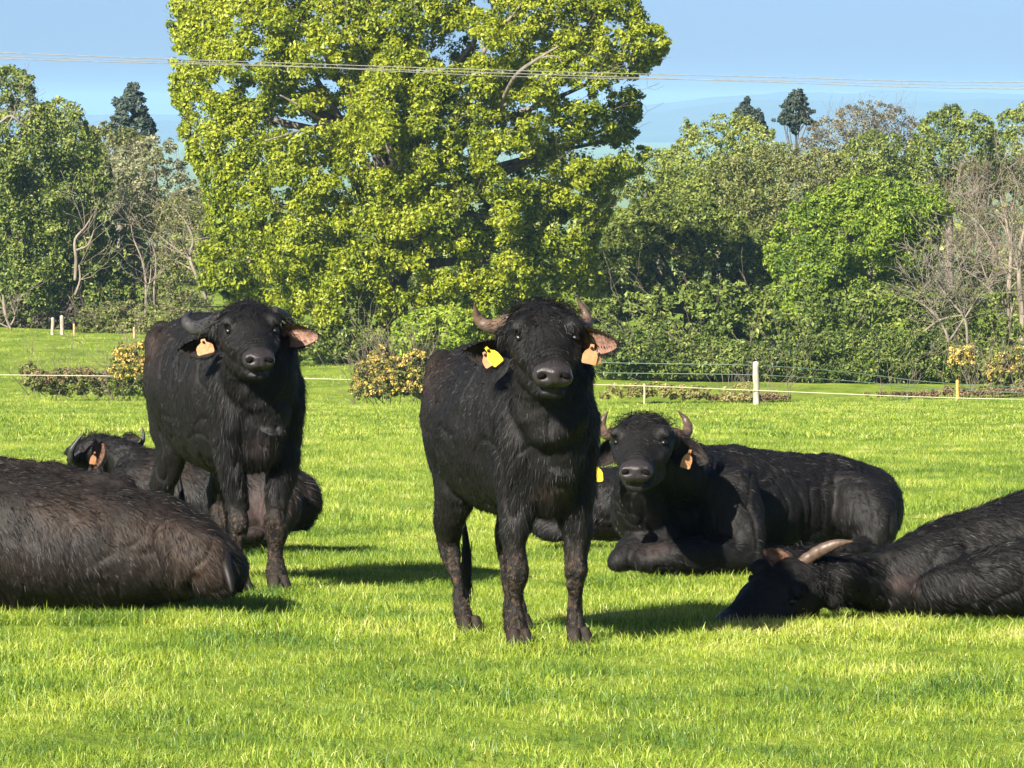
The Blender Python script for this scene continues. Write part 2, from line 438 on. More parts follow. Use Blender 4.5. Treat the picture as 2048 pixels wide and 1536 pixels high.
        parts = [blades(P0 - n0 * .002, D, L, hw * (.7 + .6 * rng.random(len(P0))), bv, var, nrm(np.cross(D, n0 + .5 * rng.normal(size=n0.shape))))]
        # ---- curly crown hair on the poll
        for P, (a, n, r), sc in s.heads:
            m = poll_hair
            th = rng.normal(size=(m, 3)) * np.array([.080, .062, 0]); x = th[:, 0]; y = th[:, 1] + .035
            px = P + sc * (r * x[:, None] + a * y[:, None] + n * (.092 * np.sqrt(np.maximum(0, 1 - (x / .17) ** 2)) * np.sqrt(np.maximum(0, 1 - (np.minimum(y, 0) / .19) ** 2)) - .012)[:, None])
            D = nrm(n * .45 + a * .6 * np.sign(rng.normal(size=(m, 1)) + .6) + r * (x * 6)[:, None] + .55 * rng.normal(size=(m, 3)))
            L = .030 * (.4 + rng.random(m)) * sc
            parts.append(blades(px - s.base, D, L, .0013 * np.ones(m), np.tile(a * .55 - n * .5, (m, 1)) + .3 * rng.normal(size=(m, 3)), np.clip(.45 + .3 * rng.normal(size=m), 0, 1)))
        V_, q_, t_, v_ = [], [], [], []; k = 0
        for a_, b_, c_, d_ in parts:
            V_.append(a_); q_.append(b_ + k); t_.append(c_ + k); v_.append(d_); k += len(a_)
        for hm_ in getattr(s, 'hooves', []):
            o_ = add('hoof', hm_, M['hoof'], s.root)
        hm = mesh_from('coat', np.vstack(V_), [np.vstack(q_), np.vstack(t_)], True); attr(hm, 'var', np.concatenate(v_))
        tag(add('coat_hair', hm, M['fur_' + s.coat], s.root), kind='stuff')
        # ---- eyes and nostrils
        for P, (a, n, r), sc in s.heads:
            for sx in (-1, 1):
                c = P + sc * (r * sx * .115 + a * .196 + n * .018) - s.base
                b = Bag(); b.add(loft([tuple(c - r * sx * .012) + (.015 * sc, .012 * sc), tuple(c + r * sx * .0) + (.018 * sc, .014 * sc), tuple(c + r * sx * .010) + (.013 * sc, .013 * sc)], ref=n, seg=16))
                add('eye', b.mesh('eye'), M['eye'], s.root)
                c = P + sc * (r * sx * .049 + a * .452 + n * -.031) - s.base
                b = Bag(); b.add(loft([tuple(c - a * .012) + (.015 * sc, .010 * sc), tuple(c + a * .012) + (.0185 * sc, .0125 * sc), tuple(c + a * .018) + (.008 * sc, .005 * sc)], ref=nrm(n + r * sx * .5), seg=14))
                add('nostril', b.mesh('nostril'), M['nostril'], s.root)
        return s
    def horn(s, st, mat='horn_tan', label=None):
        b = Bag(); b.add(tube_px(st, 0, ref=(.2, -1, .1), seg=14, sub=6)); me = b.mesh('horn', off=s.base)
        v = getv(me); n_ = getn(me)
        # growth rings near the root
        L = len(st) * 1.0
        k = np.arange(len(v)) // 14; f = np.clip(1 - k / (len(st) * 4.), 0, 1)
        v = v + n_ * (.0022 * np.sin(k * 1.7) * f)[:, None]; setv(me, v)
        o = add('horn', me, M[mat], s.root)
        if label: o['label'] = label
    def ear(s, base, tip, face, width, mat='ear_pink', cup=.45, droop=.0, tags=(), label=None):
        """base, tip given (px,row,Y)"""
        B, T = W(*base), W(*tip)
        me, V, nn, sd, d = ear_mesh(B, T, face, width, cup, mat, droop, s.base)
        o = add('ear', me, None, s.root)
        if label: o['label'] = label
        # fringe hairs
        m = 420; nv = 11; i = rng.integers(1, 15, m); e = rng.choice([0, nv - 1, nv - 2, 1, 3, 7], m, p=[.3, .3, .1, .1, .1, .1])
        R = V[i * nv + e] - s.base; sg = np.where(e > 5, 1, -1)[:, None]
        D = nrm(sd * sg * .8 + nn * .5 + d * .7 + .45 * rng.normal(size=(m, 3)))
        D = np.where((e[:, None] == 3) | (e[:, None] == 7), nrm(nn + d * .9 + .5 * rng.normal(size=(m, 3))), D)
        v, q, t, va = blades(R, D, .018 * (.5 + rng.random(m)), .0011, np.tile(d * .3 + np.array([0, 0, -.2]), (m, 1)), rng.random(m))
        fm = mesh_from('fringe', v, [q, t], True); attr(fm, 'var', va); f = add('fringe', fm, M['fur_black'], o); tag(f, kind='stuff')
        for (tx, ty, tY, tw, th, ang, mt, lb) in tags:
            p = W(tx, ty, tY); c, s_ = math.cos(ang), math.sin(ang)
            out = [(-.12, .5), (.12, .5), (.16, .28), (.40, .12), (.5, -.05), (.5, -.42), (.42, -.5), (-.42, -.5), (-.5, -.42), (-.5, -.05), (-.40, .12), (-.16, .28)]
            vv = []
            for yy in (-.0015, .0015):
                for x_, z_ in out:
                    X = x_ * tw; Z = z_ * th; vv.append(p + np.array([X * c - Z * s_, yy + .012 * math.sin(x_ * 2) + .01 * z_, X * s_ + Z * c]))
            k = len(out); vv = np.array(vv) - s.base
            fs = []
            me2 = bpy.data.meshes.new('ear_tag')
            faces = [list(range(k)), list(range(2 * k - 1, k - 1, -1))] + [[(i + 1) % k, i, k + i, k + (i + 1) % k] for i in range(k)]
            me2.from_pydata(vv.tolist(), [], faces); me2.update()
            to = add('ear_tag', me2, M[mt], s.root); to['label'] = lb
            q_ = p + np.array([-.30 * th * s_, -.004, .30 * th * c]) - s.base; sb = Bag(); sb.add(loft([tuple(q_ + np.array([0, .006, 0])) + (.007, .007), tuple(q_ - np.array([0, .003, 0])) + (.0055, .0055)], seg=10)); add('tag_stud', sb.mesh('tag_stud'), M['hoof'], to)
def standing(px_front, row_front, yaw, scl, zs, headP, hyaw, hpitch, hs, label, foot_half=.13, step=None, wid=1.0, seedoff=0):
    base0 = W(px_front, row_front, 13320 / (row_front - 578)); Yf = base0[1]
    f = np.array([math.sin(yaw), -math.cos(yaw), 0]); r = np.array([math.cos(yaw), math.sin(yaw), 0])   # r: photo right
    o = np.array([base0[0], base0[1], 0]) - f * .38 * scl
    base = np.array([o[0], o[1], float(gz(o[0], o[1]))])
    b = Buffalo(base, label, 'black', .0095)
    def L(x, y, z, rw, rh, lower=False):
        p = o + f * y * scl + r * x * scl
        p[2] = float(gz(p[0], p[1])) + z * zs
        return tuple(p) + (rw * scl * wid, rh * zs)
    T = [(-.70, 1.02, .09, .12), (-.64, 1.00, .20, .22), (-.50, .975, .285, .30), (-.30, .93, .335, .345), (-.08, .905, .335, .365), (.14, .91, .312, .375), (.32, .925, .255, .36), (.46, .92, .21, .31), (.56, .90, .155, .24), (.61, .88, .10, .16)]
    b.bag.add(loft([L(0, y, z, rw, rh) for y, z, rw, rh in T], seg=36, wedge=.05))
    # hip bones, spine
    for sx in (-1, 1):
        b.bag.add(loft([L(sx * .14, -.52, 1.18, .07, .07), L(sx * .215, -.44, 1.14, .06, .06), L(sx * .25, -.36, 1.05, .05, .07)], seg=12))
        b.bag.add(loft([L(sx * .12, .26, 1.12, .07, .10), L(sx * .15, .36, .98, .09, .13), L(sx * .145, .42, .84, .085, .12), L(sx * .135, .41, .72, .075, .09), L(sx * .13, .40, .64, .05, .06)], seg=16, ref=f))
    b.bag.add(loft([L(0, -.5, 1.22, .06, .05), L(0, -.1, 1.215, .06, .05), L(0, .25, 1.27, .075, .06), L(0, .42, 1.24, .07, .08)], seg=14))
    b.bag.add(loft([L(0, .15, .64, .12, .08), L(0, .34, .645, .105, .10), L(0, .46, .70, .11, .12), L(0, .54, .80, .10, .13)], seg=14))   # brisket
    # neck from shoulders to the head
    P, (a, n, rr) = b.head(headP, hyaw, hpitch, hs)
    def pt(v, rw, rh): return tuple(v) + (rw, rh)
    A0 = np.array(L(0, .30, 1.04, 0, 0)[:3]); A1 = np.array(L(0, .52, 1.02, 0, 0)[:3])
    Hn = P - a * .02 - n * .10
    b.bag.add(loft([pt(A0, .20, .25), pt(A1, .165, .25), pt(A1 * .45 + Hn * .55 + np.array([0, 0, -.03]), .135, .21), pt(Hn, .118, .15), pt(Hn + a * .07, .09, .10)], seg=24))
    # throat / dewlap
    b.bag.add(loft([pt(np.array(L(0, .42, .66, 0, 0)[:3]), .13, .12), pt(np.array(L(0, .49, .78, 0, 0)[:3]), .13, .14), pt(np.array(L(0, .54, .92, 0, 0)[:3]), .105, .14), pt(A1 * .4 + Hn * .6 + np.array([0, 0, -.13]), .075, .11), pt(P + a * .05 - n * .16, .08, .06)], seg=16))
    # legs
    step = step or {}; LW = lambda z: float(np.interp(z, [0, .06, .12, .2, .27, .33, .42, .5, .65, .8], [1.06, 1.02, 1.0, .90, .95, 1.04, 1.12, 1.18, 1.2, 1.1]))
    for k, sx in (('l', -1), ('r', 1)):
        dx, dy = step.get('f' + k, (0, 0)); h = foot_half
        g = [(.125, .36, .86, .095, .14), (.128, .38, .70, .082, .11), (.13, .39, .57, .066, .082), (h + .012, .39, .46, .056, .064), (h + .004, .395, .38, .052, .056), (h, .405, .325, .058, .060), (h, .395, .27, .048, .050), (h, .38, .20, .038, .042), (h, .378, .14, .044, .048), (h, .385, .10, .048, .052), (h, .40, .06, .045, .05), (h, .42, .02, .057, .068), (h, .425, -.01, .060, .072)]
        st = []
        for x, y, z, rw, rh in g:
            q = max(0, (.6 - z) / .6)
            k_ = LW(z); st.append(L(sx * x + dx * q, y + dy * q, z, rw * k_ / wid, rh * k_ / zs))
        b.bag.add(loft(st, ref=f, seg=20, sub=4))
        dx, dy = step.get('b' + k, (0, 0)); h = .15
        g = [(.13, -.50, .95, .10, .16), (.145, -.44, .80, .095, .155), (.15, -.42, .68, .078, .125), (.15, -.47, .57, .066, .09), (h + .01, -.55, .48, .055, .075), (h, -.60, .42, .048, .066), (h, -.60, .36, .046, .056), (h, -.575, .27, .040, .045), (h, -.56, .17, .041, .046), (h, -.55, .11, .048, .052), (h, -.53, .06, .046, .05), (h, -.51, .02, .056, .066), (h, -.505, -.01, .058, .07)]
        st = []
        for x, y, z, rw, rh in g:
            q = max(0, (.75 - z) / .75)
            k_ = LW(z); st.append(L(sx * x + dx * q, y + .10 * q + dy * q, z, rw * k_ / wid, rh * k_ / zs))
        b.bag.add(loft(st, ref=f, seg=20, sub=4))
    b.L = L; b.f = f; b.r = r
    for k, sx, fy, h in (('fl', -1, .43, foot_half), ('fr', 1, .43, foot_half), ('bl', -1, -.405, .15), ('br', 1, -.405, .15)):
        dx, dy = step.get(k, (0, 0)); hb = Bag()
        for t_ in (-1, 1):
            c_ = sx * h + dx; y_ = fy + dy
            hb.add(loft([L(c_ + t_ * .022, y_ - .01, .080, .026 / wid, .034 / zs), L(c_ + t_ * .026, y_ + .008, .040, .031 / wid, .046 / zs), L(c_ + t_ * .029, y_ + .014, .004, .034 / wid, .054 / zs), L(c_ + t_ * .029, y_ + .014, -.02, .034 / wid, .053 / zs)], ref=f, seg=14))
        hm_ = hb.mesh('hoof', off=base); b.hooves = getattr(b, 'hooves', []) + [hm_]
    b.mudz = .47
    def shaggy(Pw, nn):
        yl = (Pw - o) @ f; zl = Pw[:, 2] - base[2]
        return 1 + 1.5 * np.clip((yl - .34) / .12, 0, 1) * np.clip((zl - .52) / .1, 0, 1) + .9 * np.clip(nn[:, 2] - .4, 0, 1) + .7 * np.clip((.62 - zl) / .1, 0, 1) * np.clip((zl - .5) / .05, 0, 1)
    b.shaggy = shaggy
    b.bare = [(np.array(L(.0, .50, .66, 0, 0)[:3]), (.085, .16, .065), .6)]
    b.tan = [(np.array(L(-.30, -.45, 1.10, 0, 0)[:3]), (.2, .3, .22), .35)]
    # tail
    tb = Bag(); tb.add(loft([L(-.02, -.70, 1.05, .03, .03), L(-.03, -.76, .90, .024, .024), L(-.02, -.72, .6, .016, .016), L(-.0, -.68, .42, .016, .016), L(.0, -.66, .30, .026, .022), L(.0, -.66, .20, .018, .016), L(0, -.66, .15, .004, .004)], ref=f, seg=10))
    tm = tb.mesh('tail', off=base); to = add('tail', tm, M['fur_black'], b.root); attr(tm, 'var', np.full(len(tm.vertices), .3))
    m = 260; z = .18 + .22 * rng.random(m); p0 = np.array([np.array(L(0, -.67, zz, 0, 0)[:3]) for zz in z]) - base + .012 * rng.normal(size=(m, 3))
    v, q, t, va = blades(p0, nrm(np.array([0, 0, -1.]) + .12 * rng.normal(size=(m, 3))), .09 * (.6 + rng.random(m)), .0022, .06 * rng.normal(size=(m, 3)), rng.random(m))
    fm = mesh_from('tuft', v, [q, t], True); attr(fm, 'var', va); tag(add('tail_tuft', fm, M['fur_black'], to), kind='stuff')
    return b
#PART2
# ------------------------------------------------------------------ the herd
def HP(px, row, Y): return W(px, row, Y)
bA = standing(1089, 1282, math.radians(19), 1.0, 1.02, HP(1084, 644, 18.62), math.radians(6), math.radians(21), 1.02,
    'standing black buffalo in the middle with curved horns and a yellow tag in its ear', wid=.95, step={'bl': (.07, .03), 'br': (.02, -.03), 'fr': (0, .02)})
bA.finish(80000, .017, .0009, flow=tuple(-bA.f * .25 + np.array([0, 0, -.9])), poll_hair=3200, len_fn=bA.shaggy)
bA.horn([(1022, 640, 18.68, 16.0, 13.6), (995, 652, 18.72, 15.2, 12.8), (970, 650, 18.76, 12.8, 10.4), (955, 635, 18.76, 9.6, 8.0), (951, 618, 18.74, 4.8, 4.8), (949, 606, 18.72, 1.2, 1.2)])
bA.horn([(1140, 640, 18.70, 16.0, 13.6), (1163, 656, 18.80, 14.4, 13.6), (1174, 650, 18.90, 12.0, 12.0), (1172, 632, 18.95, 9.6, 9.6), (1162, 610, 18.95, 5.6, 5.6), (1154, 590, 18.93, 1.2, 1.2)], 'horn_tan')
bA.ear((1012, 692, 18.72), (928, 694, 18.66), (.15, -.85, -.5), .165, 'ear_dark', .75, .08,
    tags=[(985, 711, 18.52, .050, .088, math.radians(40), 'tag_yellow', 'yellow tag in the left-hand ear'), (975, 718, 18.60, .05, .065, math.radians(30), 'tag_orange', 'pale orange rear plate of the left-hand tag')])
bA.ear((1158, 672, 18.62), (1238, 681, 18.40), (.25, -.95, -.2), .165, 'ear_pink', .35, .05,
    tags=[(1181, 708, 18.38, .062, .082, math.radians(-12), 'tag_orange', 'pale orange tag in the right-hand ear'), (1197, 716, 18.40, .025, .05, math.radians(-8), 'tag_orange', 'narrow rear plate of the right-hand tag')])

bB = standing(512, 1167, math.radians(24), 1.04, 1.12, HP(492, 640, 22.35), math.radians(12), math.radians(18), 1.02,
    'standing black buffalo on the left with drooping grey horns beside the brown one', foot_half=.10, wid=.93)
bB.finish(60000, .018, .0009, flow=tuple(-bB.f * .25 + np.array([0, 0, -.9])), poll_hair=2800, len_fn=bB.shaggy)
bB.horn([(445, 634, 22.40, 16, 13), (420, 650, 22.46, 17, 12), (394, 656, 22.52, 15, 11), (376, 648, 22.56, 12, 9), (373, 634, 22.6, 8, 7), (384, 622, 22.66, 2, 2)], 'horn_grey')
bB.horn([(548, 622, 22.55, 10.4, 9.6), (566, 630, 22.62, 9.6, 9.6), (582, 644, 22.68, 7.2, 7.2), (590, 656, 22.75, 2.4, 2.4)], 'horn_grey')
bB.ear((432, 680, 22.42), (358, 694, 22.36), (.15, -.85, -.5), .15, 'ear_dark', .7, .05,
    tags=[(409, 693, 22.28, .085, .075, math.radians(14), 'tag_orange', 'orange tag in the left-hand ear')])
bB.ear((560, 668, 22.45), (641, 671, 22.34), (.1, -.97, -.25), .155, 'ear_pink', .5, .0)

def lying(base, label, coat, torso, parts, voxel=.012, wedge=0):
    b = Buffalo(W(*base), label, coat, voxel)
    b.bag.add(tube_px(torso, 0, seg=34, wedge=wedge))
    for st, ref in parts: b.bag.add(tube_px(st, 0, ref=ref, seg=20))
    return b
X, Yv, Z = (1, 0, 0), (0, 1, 0), (0, 0, 1)
# E: resting, head up, right of centre
bE = lying((1480, 1120, 24.4), 'black buffalo lying with raised head and upright horns right of centre', 'black',
    [(1765, 1060, 25.1, 45, 42), (1735, 1020, 25.05, 85, 82), (1680, 1010, 24.95, 105, 94), (1600, 1010, 24.8, 122, 104), (1510, 1008, 24.6, 128, 112), (1430, 1003, 24.4, 122, 116), (1360, 1005, 24.2, 108, 110), (1300, 1020, 24.05, 92, 92), (1270, 1045, 23.95, 62, 60)],
    [([(1400, 975, 24.25, 82, 85), (1340, 945, 23.95, 72, 88), (1300, 915, 23.7, 60, 72), (1288, 885, 23.55, 45, 48)], Yv),
     ([(1300, 1050, 23.95, 62, 62), (1275, 990, 23.75, 52, 60), (1275, 945, 23.6, 36, 40)], Yv),
     ([(1672, 962, 24.66, 30, 28), (1702, 985, 24.62, 46, 44), (1728, 1020, 24.52, 62, 54), (1745, 1062, 24.45, 50, 48), (1738, 1096, 24.4, 30, 32)], Yv),
     ([(1745, 1094, 24.4, 26, 24), (1690, 1100, 24.2, 22, 20), (1630, 1106, 24.1, 17, 16), (1585, 1112, 24.0, 18, 14)], Z),
     ([(1440, 960, 24.0, 70, 60), (1462, 1030, 23.95, 66, 62), (1488, 1085, 23.85, 48, 44), (1500, 1112, 23.8, 28, 26)], Yv),
     ([(1515, 1116, 23.85, 30, 32), (1440, 1112, 23.75, 44, 38), (1370, 1110, 23.68, 46, 38), (1305, 1118, 23.62, 38, 30), (1275, 1126, 23.6, 24, 22)], Z),
     ([(1330, 1070, 23.9, 55, 50), (1270, 1104, 23.75, 44, 38), (1242, 1120, 23.68, 29, 25), (1224, 1132, 23.66, 16, 13)], Z),
     ([(1640, 925, 24.9, 30, 22), (1690, 938, 24.85, 34, 26), (1725, 965, 24.9, 28, 26)], Z)], wedge=-.05)
bE.head(HP(1288, 862, 23.40), math.radians(-7), math.radians(17), 1.08)
bE.bare = [(W(1305, 1098, 23.45), (.12, .2, .06), .55)]
bE.finish(65000, .024, .0010, flow=(.75, .1, -.6), poll_hair=2200, len_fn=lambda P, n: 1 + 1.1 * np.clip(n[:, 2] - .3, 0, 1))
bE.horn([(1232, 866, 23.5, 12.0, 11.2), (1213, 868, 23.55, 11.2, 10.4), (1203, 855, 23.6, 9.6, 8.8), (1207, 838, 23.62, 6.4, 6.4), (1216, 822, 23.6, 1.2, 1.2)])
bE.horn([(1345, 866, 23.55, 12.0, 11.2), (1368, 870, 23.6, 11.2, 10.4), (1376, 856, 23.65, 9.6, 8.8), (1370, 838, 23.68, 6.4, 6.4), (1356, 822, 23.66, 1.2, 1.2)])
bE.ear((1224, 893, 23.45), (1186, 932, 23.35), (-.2, -.85, -.3), .13, 'ear_dark', .6, 0,
    tags=[(1189, 945, 23.2, .085, .10, math.radians(4), 'tag_yellow', 'yellow tag below the left-hand ear')])
bE.ear((1345, 893, 23.6), (1418, 925, 23.5), (.1, -.97, .05), .175, 'ear_dark', .55, 0,
    tags=[(1375, 918, 23.36, .055, .10, math.radians(-18), 'tag_orange', 'pale orange tag in the right-hand ear')])
# C: brown back in the left foreground
bC = lying((220, 1205, 21.2), 'brown shaggy buffalo lying with its rump to the right, cut by the left edge', 'brown',
    [(478, 1168, 21.1, 30, 34), (448, 1140, 21.1, 60, 60), (400, 1122, 21.1, 95, 82), (330, 1102, 21.15, 135, 104), (240, 1090, 21.2, 165, 124), (140, 1084, 21.25, 178, 134), (40, 1076, 21.3, 182, 146), (-70, 1070, 21.35, 180, 152), (-190, 1062, 21.4, 165, 148), (-290, 1060, 21.4, 130, 120), (-360, 1070, 21.4, 90, 90)],
    [([(330, 1060, 20.8, 40, 40), (385, 1110, 20.72, 66, 60), (420, 1150, 20.68, 56, 46), (405, 1178, 20.66, 36, 24)], Yv),
     ([(-40, 938, 21.35, 40, 30), (40, 948, 21.35, 40, 30), (140, 958, 21.3, 40, 26), (260, 976, 21.2, 40, 26)], Z),
     ([(-190, 1050, 20.9, 80, 80), (-170, 1120, 20.8, 70, 70), (-150, 1180, 20.7, 40, 36)], Yv),
     ([(-150, 1190, 20.6, 34, 32), (-240, 1192, 20.5, 32, 28), (-320, 1196, 20.45, 28, 24)], Z),
     ([(-330, 1020, 21.3, 100, 95), (-400, 960, 21.2, 76, 84), (-440, 915, 21.1, 54, 58)], Yv)], .013)
bC.head(HP(-450, 880, 21.0), math.radians(-70), math.radians(24), 1.0)
bC.tan = [(W(400, 1140, 20.5), (.22, .35, .16), .8), (W(140, 1030, 20.8), (.20, .5, .1), .55), (W(300, 1070, 20.8), (.25, .5, .09), .5)]
bC.finish(85000, .030, .0011, flow=(.45, 0, -.62), poll_hair=800, len_fn=lambda P, n: 1 + 1.2 * np.clip(n[:, 2] - .35, 0, 1), lump=.017)
tb = Bag(); tb.add(tube_px([(440, 1088, 20.85, 12, 12), (446, 1104, 20.72, 14, 13), (452, 1132, 20.62, 11, 10), (460, 1162, 20.58, 9, 9), (464, 1184, 20.56, 4, 4)], 0, ref=Yv, seg=10))
tm = tb.mesh('tail', off=bC.base); attr(tm, 'var', np.full(len(tm.vertices), .35)); add('tail', tm, M['fur_brown'], bC.root)
for sgn, pts in ((0, None),):
    bC.horn([(-400, 868, 21.2, 14, 14), (-370, 880, 21.3, 12, 12), (-350, 862, 21.35, 8, 8), (-352, 845, 21.35, 2, 2)], 'horn_grey')
    bC.ear((-405, 895, 21.0), (-340, 925, 20.95), (0, -.9, -.3), .13, 'ear_dark')
# D: behind the left standing one
bD = lying((400, 1080, 26.7), 'dark buffalo lying behind the left standing one, its back-turned head at the left', 'black',
    [(608, 1050, 26.6, 30, 28), (585, 1020, 26.6, 70, 78), (530, 1008, 26.65, 95, 88), (450, 1005, 26.7, 110, 90), (370, 1000, 26.75, 110, 92), (300, 995, 26.8, 98, 92), (250, 1000, 26.85, 75, 78)],
    [([(300, 960, 26.8, 62, 60), (255, 925, 26.9, 46, 46), (215, 905, 27.0, 36, 38)], Yv),
     ([(575, 975, 26.3, 32, 32), (560, 1020, 26.25, 46, 42), (540, 1055, 26.2, 36, 32)], Yv),
     ([(545, 1066, 26.15, 22, 20), (480, 1072, 26.05, 19, 17), (430, 1076, 26.0, 16, 14)], Z),
     ([(300, 1010, 26.5, 50, 55), (280, 1060, 26.4, 34, 34), (220, 1070, 26.3, 24, 22)], Z)], .013)
bD.head(HP(196, 895, 27.05), math.radians(180 + 28), math.radians(30), 1.0)
bD.tan = [(W(560, 1010, 26.2), (.25, .5, .25), .5), (W(330, 940, 26.4), (.2, .5, .15), .4)]
bD.bare = [(W(498, 1020, 26.2), (.10, .3, .16), 1.0)]
bD.finish(22000, .034, .0017, flow=(.5, 0, -.5), poll_hair=900, len_fn=lambda P, n: 1 + 1.2 * np.clip(n[:, 2] - .35, 0, 1))
bD.horn([(160, 905, 26.95, 6.4, 7.2), (146, 922, 26.9, 7.2, 7.2), (142, 905, 26.85, 6.4, 6.4), (152, 885, 26.85, 4.8, 4.8), (168, 866, 26.85, 1.2, 1.2)], 'horn_grey')
bD.horn([(240, 895, 27.1, 7.2, 7.2), (268, 898, 27.05, 6.4, 6.4), (284, 885, 27.0, 4.8, 4.8), (287, 868, 27.0, 3.2, 3.2), (284, 854, 27.0, 0.8, 0.8)], 'horn_grey')
bD.ear((196, 884, 26.9), (184, 942, 26.7), (.55, -.83, .1), .12, 'ear_brown', .6, 0,
    tags=[(187, 916, 26.62, .035, .075, math.radians(-12), 'tag_orange', 'pale orange tag in the near ear')])
bD.ear((248, 886, 27.0), (280, 876, 26.95), (.1, -.9, .3), .10, 'ear_dark', .5, 0)
# H: right foreground, head on the ground
bH = lying((1900, 1225, 20.6), 'shaggy black buffalo lying with its head flat on the grass, cut by the right edge', 'black',
    [(1715, 1172, 20.6, 46, 50), (1780, 1160, 20.65, 66, 70), (1860, 1142, 20.7, 92, 90), (1950, 1128, 20.8, 120, 108), (2050, 1112, 20.9, 150, 124), (2160, 1098, 21.0, 165, 138), (2290, 1096, 21.0, 165, 138), (2420, 1105, 21.0, 140, 124), (2500, 1120, 21.0, 90, 90)],
    [([(1840, 1188, 20.25, 34, 32), (1900, 1172, 20.2, 50, 50), (1990, 1160, 20.2, 66, 66), (2090, 1150, 20.25, 80, 76), (2180, 1150, 20.3, 60, 66)], Z),
     ([(1640, 1150, 20.35, 60, 44), (1690, 1162, 20.5, 60, 50), (1740, 1170, 20.6, 56, 52)], Z)], .012)
aH = W(1435, 1226, 20.02) - W(1652, 1140, 20.42)
bH.head(W(1614, 1146, 20.38), math.atan2(aH[0], -aH[1]), math.radians(21), 1.14, roll=math.radians(-20))
bH.bare = [(W(1808, 1168, 20.4), (.07, .3, .055), .9)]
bH.finish(75000, .038, .0010, flow=(.7, -.25, -.5), poll_hair=2000, len_fn=lambda P, n: 1 + 1.0 * np.clip(n[:, 2] - .2, 0, 1), lump=.015)
bH.horn([(1604, 1126, 20.3, 13, 11), (1630, 1108, 20.28, 13, 11), (1655, 1095, 20.26, 12.5, 10), (1680, 1086, 20.25, 8, 7), (1706, 1083, 20.25, 1.5, 1.5)])
bH.ear((1585, 1142, 20.3), (1526, 1098, 20.3), (.1, -.9, .35), .125, 'ear_brown', .35, 0)
# F: mostly hidden behind the standing one
bF = lying((1200, 1078, 27.0), 'dark buffalo lying almost hidden behind the middle standing one', 'black',
    [(1045, 1040, 27.0, 40, 34), (1075, 1022, 27.0, 70, 58), (1140, 1012, 27.0, 92, 68), (1230, 1008, 27.0, 100, 72), (1320, 1008, 27.0, 96, 74), (1400, 1015, 27.0, 70, 60)],
    [([(1080, 1030, 26.7, 36, 40), (1100, 1058, 26.6, 26, 22), (1160, 1068, 26.5, 18, 16)], Yv)], .015)
bF.finish(9000, .030, .0018, flow=(-.4, 0, -.6))
#PART3
# ------------------------------------------------------------------ ground
def make_ground():
    ys = np.concatenate([np.arange(-20, 12, 2), np.arange(12, 60, .5), np.arange(60, 160, 1.5), np.arange(160, 320, 4), np.geomspace(320, 17000, 50)])
    ss = np.linspace(-1, 1, 121)
    hw = np.where(ys < 60, 24, np.where(ys < 160, 24 + (ys - 60) * .6, 84 + (ys - 160) * .7))
    Xg = ss[None] * hw[:, None] * (.5 + .5 * np.abs(ss[None])); Yg = np.repeat(ys[:, None], len(ss), 1)
    V = np.stack([Xg, Yg, gz(Xg, Yg)], -1).reshape(-1, 3)
    a = np.arange(len(ys) - 1)[:, None] * len(ss) + np.arange(len(ss) - 1)[None]
    q = np.stack([a, a + 1, a + len(ss) + 1, a + len(ss)], -1).reshape(-1, 4)
    me = mesh_from('meadow_ground', V, q, True)
    m, t = newmat('meadow'); g = N(t, 'ShaderNodeNewGeometry'); P = g.outputs['Position']
    mp = N(t, 'ShaderNodeMapping'); mp.inputs['Scale'].default_value = (1, .35, 1); t.links.new(P, mp.inputs[0])
    n1 = noise(t, .9, 5, .65, mp.outputs[0]); n2 = noise(t, 14, 5, .7, mp.outputs[0])
    f = math_(t, 'ADD', math_(t, 'MULTIPLY', n1.outputs['Fac'], .6), math_(t, 'MULTIPLY', n2.outputs['Fac'], .4))
    r = ramp(t, [(.35, (.065, .11, .012)), (.5, (.15, .21, .022)), (.65, (.24, .29, .04))], f)
    d = N(t, 'ShaderNodeBsdfPrincipled'); d.inputs['Roughness'].default_value = .9; d.inputs['Specular IOR Level'].default_value = .1
    t.links.new(r.outputs[0], d.inputs['Base Color'])
    b = N(t, 'ShaderNodeBump'); b.inputs['Strength'].default_value = .8; b.inputs['Distance'].default_value = .05
    t.links.new(n2.outputs['Fac'], b.inputs['Height']); t.links.new(b.outputs[0], d.inputs['Normal'])
    o = N(t, 'ShaderNodeOutputMaterial'); t.links.new(d.outputs[0], o.inputs[0])
    tag(add('meadow_ground', me, m), kind='structure')
make_ground()
# far ridges
def ridge(name, Y, rows, base_row, depth, col):
    xs = np.linspace(-500, 2550, 180)
    pr = np.interp(xs, [r[0] for r in rows], [r[1] for r in rows])
    pr = pr + 2.2 * vnoise(np.stack([xs / 40, xs * 0 + Y / 1000, xs * 0], 1), 2) + 1.2 * vnoise(np.stack([xs / 9, xs * 0 + Y / 1000, xs * 0], 1), 2)
    V = []; 
    for x, r_ in zip(xs, pr):
        top = W(x, r_, Y); V.append((top[0], Y, -72.)); V.append((top[0], Y + depth * .5, top[2])); V.append((top[0], Y + depth, -72.))
    k = len(xs); a = np.arange(k - 1) * 3
    q = np.concatenate([np.stack([a, a + 3, a + 4, a + 1], 1), np.stack([a + 1, a + 4, a + 5, a + 2], 1)])
    me = mesh_from(name, V, q, True)
    tag(add(name, me, M_hill), kind='structure')
M_hill = plain('hill_woods', (.06, .085, .035), (.03, .05, .02), .01, .9, 0)
ridge('hills', 9000, [(-500, 246), (300, 244), (1000, 242), (1350, 222), (1500, 200), (1650, 198), (1800, 206), (2000, 197), (2100, 196), (2550, 206)], 300, 1200, None)
